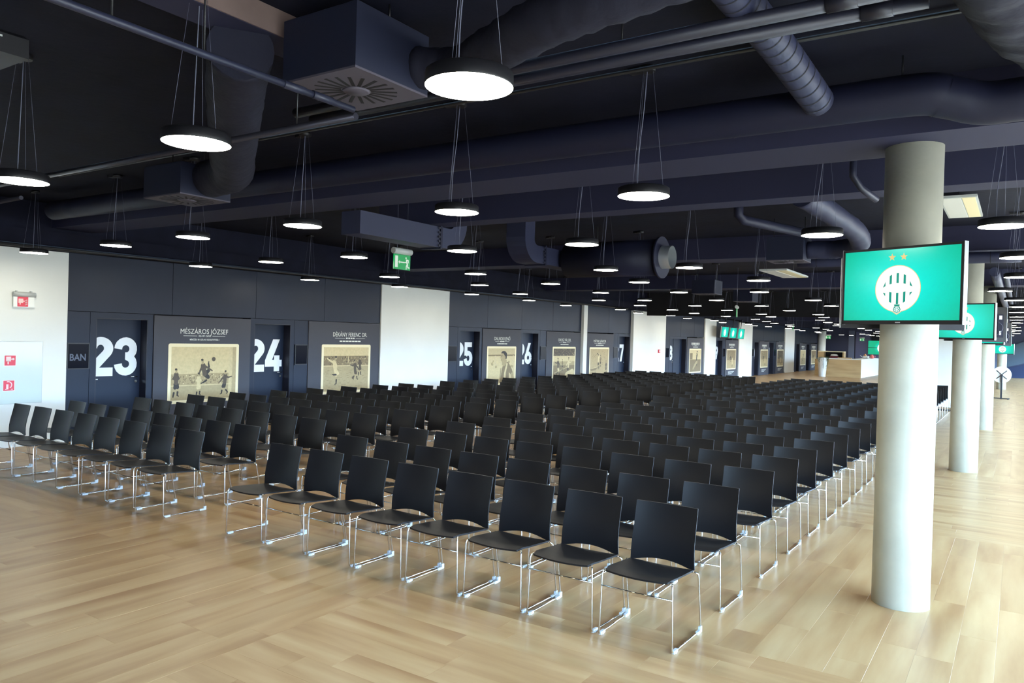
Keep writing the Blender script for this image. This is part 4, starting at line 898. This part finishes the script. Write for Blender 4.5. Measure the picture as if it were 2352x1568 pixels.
thing_mesh(wrinkled([(-2.08, 8.9, 3.56), (-1.95, 9.6, 3.48), (-1.80, 10.5, 3.36), (-1.86, 11.2, 3.27), (-2.2, 11.6, 3.26), (-2.62, 11.65, 3.27)], 0.13, 4, 16, 9, 0.05), 'flexible_duct', M['duct2'], 'wrinkled blue-grey duct curling behind a lamp left of the column', 'duct', 'flexible ducts')
def round_duct(path, r, m, lab, seams=None, name='round_duct', bands=True, steps=5, curve=True):
    root = empty(name, path[0]); tag(root, lab, 'duct', 'round ducts')
    o = Vector(path[0]); pts = bez(path, steps) if curve else [Vector(p) for p in path]
    MB().tube([Vector(p) - o for p in pts], r, 28).build('duct_tube', m, root)
    pm_ = (Vector(pts[len(pts) // 2]) + Vector(pts[len(pts) // 2 - 1])) / 2 - o
    MB().tube([(pm_.x, pm_.y, pm_.z + r - 0.005), (pm_.x, pm_.y, ZC - o.z)], 0.006, 6).build('hanger_rod', M['black'], root)
    if seams:
        L = [0]
        for a, b in zip(pts[:-1], pts[1:]): L.append(L[-1] + (Vector(b) - Vector(a)).length)
        sm = MB(); t = seams * 0.5
        while t < L[-1]:
            i = max(k for k in range(len(L)) if L[k] <= t); i = min(i, len(pts) - 2)
            f = (t - L[i]) / (L[i + 1] - L[i]); d_ = (Vector(pts[i + 1]) - Vector(pts[i])).normalized(); p = Vector(pts[i]).lerp(Vector(pts[i + 1]), f) - o
            sm.tube([p - d_ * 0.004, p + d_ * 0.004], r + 0.003, 28, cap=False); t += seams
        tag(sm.build('seam_rings', M['slot'] if bands else m, root), 'dark seam rings')
    return root
round_duct([(-11.5, 5.40, 3.49), (-8.0, 5.40, 3.49), (-4.0, 5.40, 3.49), (-1.5, 5.40, 3.49), (-0.62, 5.40, 3.49), (-0.42, 5.44, 3.46), (-0.22, 5.50, 3.41), (0.1, 5.50, 3.41), (1.5, 5.50, 3.41)], 0.13, M['duct'], 'long dark round duct crossing the hall before the first beam', 1.3, bands=False)
round_duct([(-1.24, 3.5, 3.645), (-1.24, 4.1, 3.645), (-1.22, 4.5, 3.62), (-1.17, 5.0, 3.53), (-1.15, 5.26, 3.49)], 0.10, M['duct2'], 'blue-grey spiral duct running into the long round duct', 0.11)
round_duct([(-3.1, 13.12, 3.24), (-1.5, 13.12, 3.24), (-0.02, 13.12, 3.24)], 0.085, M['duct2'], 'round duct crossing behind the big screen at the second column', 0.6)
round_duct([(-0.98, 14.2, 3.22), (-0.90, 15.3, 3.2), (-0.82, 17.0, 3.15)], 0.16, M['duct2'], 'short thick duct beside the second column', 0.8)
round_duct([(-0.41, 15.6, 3.24), (-0.41, 22, 3.24), (-0.41, 31, 3.22)], 0.08, M['duct2'], 'left one of two long ringed ducts at the right edge', 0.55)
round_duct([(-0.255, 15.8, 3.26), (-0.255, 22, 3.26), (-0.26, 33, 3.24)], 0.05, M['duct2'], 'right one of two long ringed ducts at the right edge', 0.5)
root = empty('duct_silencer', (-5.6, 11.33, 3.2)); tag(root, 'fat dark duct end with a bright open metal ring', 'duct')
MB().tube([(-0.84, 0, 0), (0.82, 0, 0)], 0.29, 36).build('duct_body', M['duct'], root); MB().tube([(0.82, 0, 0), (0.86, 0, 0)], 0.33, 36).build('end_flange', M['duct'], root)
MB().tube([(0.86, 0, 0), (1.02, 0, 0)], 0.18, 32, cap=False).tube([(1.02, 0, 0), (0.87, 0, 0)], 0.172, 32, cap=False).build('open_spigot', M['silver'], root); MB().lathe([(0.001, 0), (0.17, 0)], 0, 0, 24, cap=False).build('spigot_inside', M['slot'], root)
MB().tube([(-0.3, 0, 0.28), (-0.3, 0, ZC - 3.2)], 0.006, 6).build('hanger_rod', M['black'], root)
bpy.data.objects['spigot_inside'].rotation_euler = (0, PI / 2, 0); bpy.data.objects['spigot_inside'].location = (0.875, 0, 0)
def rect_elbow(x0, x1, prof_in, prof_out, lab, fl):
    root = empty('square_duct', ((x0 + x1) / 2, 0, 0)); tag(root, lab, 'duct', 'square ducts'); X = (x0 + x1) / 2
    mb = MB(); n = len(prof_in)
    for p, q in zip(prof_in, prof_out): mb.v += [(x0 - X, *p), (x1 - X, *p), (x1 - X, *q), (x0 - X, *q)]
    for i in range(n - 1):
        for k in range(4): mb.face((i * 4 + k, i * 4 + (k + 1) % 4, i * 4 + 4 + (k + 1) % 4, i * 4 + 4 + k))
    mb.face((0, 1, 2, 3)); mb.face([(n - 1) * 4 + k for k in (3, 2, 1, 0)])
    fixn(mb.build('duct_casing', M['duct2'], root))
    f = MB(); f.box(x0 - X - 0.02, x1 - X + 0.02, fl - 0.02, fl + 0.02, 3.06, 3.385); f.build('bolted_flange', M['duct'], root)
    bb = MB()
    for q in range(5): bb.tube([(x1 - X + 0.02, fl - 0.05, 3.10 + 0.06 * q), (x1 - X + 0.028, fl - 0.05, 3.10 + 0.06 * q)], 0.018, 8)
    bb.build('flange_bolts', M['pipe'], root)
    return root
a1 = arc(8.36, 3.46, 0.38, 0.38, -90, 0, 8); a0 = arc(8.36, 3.46, 0.10, 0.10, -90, 0, 8)
rect_elbow(-6.98, -6.66, [(6.62, 3.08)] + a1 + [(8.74, 3.745)], [(6.62, 3.36)] + a0 + [(8.46, 3.745)], 'square dark duct curving up before the exit sign', 8.15)
b1 = arc(10.42, 3.46, 0.38, 0.38, 180, 270, 8); b0 = arc(10.42, 3.46, 0.10, 0.10, 180, 270, 8)
rect_elbow(-6.86, -6.50, [(10.04, 3.745)] + b1 + [(12.0, 3.08)], [(10.32, 3.745)] + b0 + [(12.0, 3.36)], 'square dark duct curving down in mid hall, past the first elbow', 10.65)
# pipes
def pipe(path, r, m, lab, coup=(), n=12, curve=False, drop=()):
    root = empty('ceiling_pipe', path[0]); tag(root, lab, 'pipe', 'ceiling pipes'); o = Vector(path[0])
    MB().tube([Vector(p) - o for p in (bez(path, 4) if curve else path)], r, n).build('pipe_run', m, root)
    for a in coup:
        a = Vector(a) - o; d_ = (Vector(path[1]) - Vector(path[0])).normalized()
        MB().tube([a - d_ * 0.07, a + d_ * 0.07], r * 1.16, n).build('coupling', m, root)
    for a in drop:
        a = Vector(a) - o; MB().tube([a, (a.x, a.y, ZC - o.z)], 0.005, 5).build('hanger_rod', M['black'], root)
    return root
pipe([(-4.6, 3.87, 3.53), (-0.40, 3.87, 3.53)], 0.036, M['pipe'], 'upper one of two parallel dark pipes crossing at top', [(-0.75, 3.87, 3.53)], drop=[(-1.9, 3.87, 3.53), (-4.2, 3.87, 3.53)])
pipe([(-4.6, 4.03, 3.52), (-0.40, 4.03, 3.52)], 0.036, M['pipe'], 'lower one of two parallel dark pipes crossing at top', [(-0.62, 4.03, 3.52)], drop=[(-3, 4.03, 3.52)])
pipe([(-3.26, -1.0, 3.20), (-3.27, 1.6, 3.20), (-3.30, 3.20, 3.20)], 0.019, M['pipe2'], 'thin blue-grey pipe running below the nearest air box', [(-3.29, 2.75, 3.20), (-3.29, 2.95, 3.20)], drop=[(-3.27, 1.75, 3.2), (-3.28, 2.2, 3.2)])
pipe([(-9.0, 3.32, 3.19), (-3.36, 3.28, 3.19)], 0.022, M['steel'], 'steel pipe running left from below the nearest air box', drop=[(-3.9, 3.29, 3.19)])
pipe([(-11.8, 3.55, 3.05), (-8.1, 3.50, 3.10)], 0.020, M['steel'], 'shiny steel pipe between the left lamps')
pipe([(-9.5, 6.60, 3.40), (XR - 0.2, 6.60, 3.40)], 0.020, M['pipe'], 'thin pipe along the far side of the first beam')
pipe([(-10, 4.75, 3.72), (XR - 0.2, 4.75, 3.72)], 0.014, M['black'], 'black conduit on the slab above the long round duct')
pipe([(-12.2, 2.0, 3.02), (-12.2, 26, 3.02)], 0.03, M['black'], 'dark pipe along the top of the left wall')
pipe([(-2.92, 9.3, 3.70), (-2.92, 9.3, 3.45), (-2.88, 9.36, 3.40), (-2.45, 10.6, 3.38)], 0.06, M['duct'], 'short bent dark pipe above the middle lamps')
pipe([(-1.28, 7.30, 3.66), (-1.28, 7.30, 3.40), (-1.22, 7.36, 3.30), (-1.12, 7.55, 3.22)], 0.03, M['pipe2'], 'small angled spout left of the nearest column')
pipe([(-7.4, 9.0, 3.72), (1.0, 9.0, 3.72)], 0.014, M['black'], 'black conduit on the slab past the second beam')
o = MB().box(-12.36, 3.5, 28.13, 28.18, 2.845, ZC).build('trim_13', M['slot']); tag(o, kind='structure')
root = empty('projector', (-5.05, 1.95, 3.42)); tag(root, 'dark boxy projector hung under the slab at the upper left corner', 'projector')
MB().bevbox(-0.22, 0.22, -0.16, 0.16, 0.0, 0.13, 0.02).build('projector_case', M['black'], root); MB().tube([(0.12, -0.161, 0.06), (0.12, -0.185, 0.06)], 0.04, 16).build('projector_lens', M['glass_screen'], root); MB().box(-0.03, 0.03, -0.03, 0.03, 0.13, ZC - 3.42).build('ceiling_mount', M['black'], root); MB().box(0.2201, 0.222, -0.08, 0.02, 0.085, 0.095).build('case_highlight', M['signgrey'], root)  # pale strip on the case is a painted highlight
# pale ceiling panels
for (x0, x1, y0, y1, z, lab) in [(-0.83, -0.45, 9.95, 11.5, 3.60, 'pale ceiling light panel right of the nearest column'), (-4.10, -3.60, 14.4, 16.1, 3.24, 'pale ceiling light panel among the middle lamps')]:
    root = empty('ceiling_panel', ((x0 + x1) / 2, (y0 + y1) / 2, z)); tag(root, lab, 'ceiling panel', 'pale ceiling panels'); a, b = (x1 - x0) / 2, (y1 - y0) / 2
    MB().box(-a, a, -b, b, 0.0, 0.03).build('panel_tray', M['signgrey'], root)
    tag(MB().box(-a + 0.02, a * 0.15, -b + 0.03, b - 0.03, -0.004, 0.0).build('panel_lens', M['counterwhite'], root), 'cream lens'); MB().box(a * 0.22, a - 0.02, -b + 0.03, b - 0.03, -0.004, 0.0).build('panel_flap', M['cream'], root)
    for s in (-1, 1): MB().tube([(0, s * b * 0.8, 0.03), (0, s * b * 0.8, ZC - z)], 0.004, 5).build('hanger_rod', M['black'], root)

# ------------------------------------------------------------------ bar counter and its things
root = empty('bar_counter', (-8.6, 48.6, 0)); tag(root, 'bar counter with wood front and white side at the far end', 'counter')
MB().box(-1.05, 0.90, -0.30, -0.26, 0.0, 1.045).build('front_panel', M['counterwood'], root)
MB().box(0.86, 0.90, -0.26, 6.4, 0.0, 1.045).build('side_panel', M['counterwhite'], root)
MB().box(-1.05, 0.86, -0.26, 0.35, 0.0, 1.045).box(0.25, 0.86, 0.35, 6.4, 0, 1.045).build('counter_body', M['counterwhite'], root)
MB().box(-1.08, 0.92, -0.33, 0.38, 1.046, 1.09).box(0.22, 0.92, 0.381, 6.43, 1.046, 1.09).build('worktop', M['counterwhite'], root)
root = empty('back_counter', (-9.75, 50.2, 0)); tag(root, 'low back counter behind the bar, below the wooden frame', 'counter')
MB().box(-0.85, 0.95, -0.3, 0.35, 0.0, 0.97).build('cabinet_body', M['counterwood'], root); MB().box(-0.87, 0.97, -0.32, 0.37, 0.97, 1.0).build('worktop', M['counterwood'], root)
root = empty('wooden_frame', (-9.70, 50.2, 1.0)); tag(root, 'open wooden box frame standing on the back counter', 'shelf')
MB().box(-0.74, -0.40, -0.28, 0.3, 0.0, 0.45).build('end_block', M['counterwood'], root); MB().box(0.68, 0.76, -0.28, 0.3, 0.0, 0.45).build('side_board', M['counterwood'], root); MB().box(-0.74, 0.76, -0.28, 0.3, 0.45, 0.50).build('top_board', M['cream'], root); MB().box(-0.40, 0.68, 0.26, 0.3, 0.0, 0.45).build('back_board', M['slot'], root)
root = empty('folded_bag', (-9.52, 50.1, 1.0)); tag(root, 'burgundy bag with white top inside the wooden frame', 'bag')
bgm = MB().lathe([(0.05, 0.0), (0.26, 0.01), (0.30, 0.10), (0.24, 0.19), (0.10, 0.22)], 0, 0, 16).build('bag_body', M['burgundy'], root); bgm.scale = (1, 0.6, 1)
cpm = MB().lathe([(0.02, 0.212), (0.20, 0.215), (0.23, 0.25), (0.18, 0.30), (0.05, 0.31)], 0, 0, 16).build('white_top', M['pot'], root); cpm.scale = (1, 0.6, 1)
root = empty('serving_board', (-8.6, 48.75, 1.0905)); tag(root, 'low pale wooden tray on the bar worktop', 'tray')
MB().box(-0.45, 0.3, -0.12, 0.12, 0, 0.03).box(-0.45, 0.3, -0.12, -0.10, 0.03, 0.06).box(-0.45, 0.3, 0.10, 0.12, 0.03, 0.06).build('tray_body', M['counterwood'], root)
root = empty('coffee_pot', (-8.0, 51.5, 1.0905)); tag(root, 'white pot with copper lid on the bar counter', 'pot')
MB().lathe([(0.08, 0), (0.13, 0.02), (0.14, 0.12), (0.10, 0.17)], 0, 0, 20).build('pot_body', M['pot'], root); MB().lathe([(0.10, 0.17), (0.08, 0.24), (0.03, 0.28), (0.01, 0.30)], 0, 0, 16).build('lid', M['brass'], root); MB().tube(bez([(-0.13, 0, 0.08), (-0.22, 0, 0.14), (-0.28, 0, 0.20)], 4), 0.02, 8).build('spout', M['pot'], root)
root = empty('cup', (-7.83, 51.35, 1.0905)); tag(root, 'white cup beside the pot on the bar counter', 'cup')
MB().lathe([(0.05, 0), (0.075, 0.10), (0.078, 0.16), (0.068, 0.16), (0.06, 0.02)], 0, 0, 18).build('cup_body', M['pot'], root); MB().tube(bez([(0.07, 0, 0.13), (0.13, 0, 0.12), (0.12, 0, 0.06), (0.06, 0, 0.04)], 4), 0.01, 6).build('cup_handle', M['pot'], root)
root = empty('coral_jug', (-7.86, 53.2, 1.0905)); tag(root, 'coral pink jug at the right end of the bar counter', 'jug')
MB().lathe([(0.09, 0), (0.13, 0.06), (0.13, 0.14), (0.07, 0.20), (0.08, 0.24)], 0, 0, 18).build('jug_body', M['coral'], root); MB().tube(bez([(0.12, 0, 0.16), (0.19, 0, 0.15), (0.18, 0, 0.07), (0.12, 0, 0.05)], 4), 0.012, 6).build('jug_handle', M['coral'], root)
# planter
root = empty('planter', (-9.68, 47.55, 0)); tag(root, 'tall white planter with trailing ivy at the left end of the bar counter', 'planter')
MB().lathe([(0.175, 0.0), (0.185, 0.01), (0.275, 1.10), (0.285, 1.12), (0.26, 1.12), (0.25, 1.06)], 0, 0, 32).build('planter_pot', M['pot'], root)
MB().lathe([(0.001, 1.06), (0.25, 1.06)], 0, 0, 24, cap=False).build('soil', M['joint'], root)
rr = random.Random(12); stems = MB(); leafme = MB(); leafme.v = [(0, 0, 0), (0.018, 0.012, 0.004), (0.03, 0, 0.006), (0.055, 0, -0.004), (0.018, -0.012, 0.004)]; leafme.face((0, 1, 2)); leafme.face((1, 3, 2)); leafme.face((2, 3, 4)); leafme.face((0, 2, 4)); lme = leafme.mesh('ivy_leaf', M['leaf'])
iv = empty('ivy', (0, 0, 0)); iv.parent = root
nl = 0
for q in range(13):
    a = rr.uniform(-2.6, 0.2) if q < 9 else rr.uniform(0, 6.28); L = rr.uniform(0.1, 0.75) if q < 9 else 0.08
    pts = [(0.14 * math.cos(a), 0.14 * math.sin(a), 1.07), (0.23 * math.cos(a), 0.23 * math.sin(a), 1.15), (0.31 * math.cos(a), 0.31 * math.sin(a), 1.10), (0.30 * math.cos(a + 0.05), 0.30 * math.sin(a + 0.05), 1.10 - L * 0.5), (0.27 * math.cos(a + rr.uniform(-0.2, 0.2)), 0.27 * math.sin(a), 1.08 - L)]
    pp = bez(pts, 5); stems.tube(pp, 0.004, 4)
    for p in pp[2:]:
        for _ in range(2 if q < 9 else 3):
            if nl >= 240: break
            o = bpy.data.objects.new('ivy_leaf', lme); COL.objects.link(o); o.parent = iv; o.location = (p.x + rr.uniform(-0.02, 0.02), p.y + rr.uniform(-0.02, 0.02), p.z + rr.uniform(-0.02, 0.02)); o.rotation_euler = (rr.uniform(-0.8, 0.8), rr.uniform(-1, 1), rr.uniform(0, 6.28)); s = rr.uniform(0.9, 1.7); o.scale = (s, s, s); nl += 1
stems.build('ivy_stems', M['leaf'], iv)
# folded round table
root = empty('folding_table', (-0.57, 34.9, 0)); tag(root, 'round white flip-top table tipped upright on a black stand', 'table')
MB().tube([(0.0, -0.02, 0.93), (0.0, 0.012, 0.93)], 0.32, 40).build('table_top', M['pot'], root)
sp = MB()
for s in (-1, 1): sp.tube([(-0.17, -0.035, 0.93 - 0.16 * s), (0.17, -0.035, 0.93 + 0.16 * s)], 0.013, 8)
sp.lathe([(0.03, 0), (0.03, 0.02)], 0, 0, 12); sp.build('top_spider', M['black'], root)
MB().box(-0.03, 0.03, -0.08, -0.04, 0.03, 0.95).build('table_column', M['black'], root)
ft = MB(); ft.box(-0.30, 0.28, -0.09, -0.03, 0.012, 0.04); ft.box(-0.29, -0.23, -0.34, 0.22, 0.012, 0.035); ft.box(0.20, 0.26, -0.34, 0.22, 0.012, 0.035); ft.build('table_foot', M['black'], root)
cs = MB()
for x in (-0.26, 0.23):
    for y in (-0.32, 0.20): cs.box(x - 0.015, x + 0.015, y - 0.015, y + 0.015, 0, 0.0125)
cs.build('castors', M['black'], root)
# white board behind the chairs
root = empty('white_partition', (-1.66, 26.6, 0)); tag(root, 'white free-standing board seen between the first two columns', 'partition')
MB().box(-0.46, 0.5, -0.02, 0.02, 0.10, 2.35).build('board', M['white'], root); MB().box(-0.50, -0.46, -0.03, 0.03, 0.0, 2.38).build('edge_post', M['black'], root); MB().box(0.5, 0.54, -0.03, 0.03, 0.0, 2.38).build('edge_post', M['black'], root); MB().box(-0.50, 0.54, -0.2, 0.2, 0.0, 0.03).build('base_bar', M['black'], root)
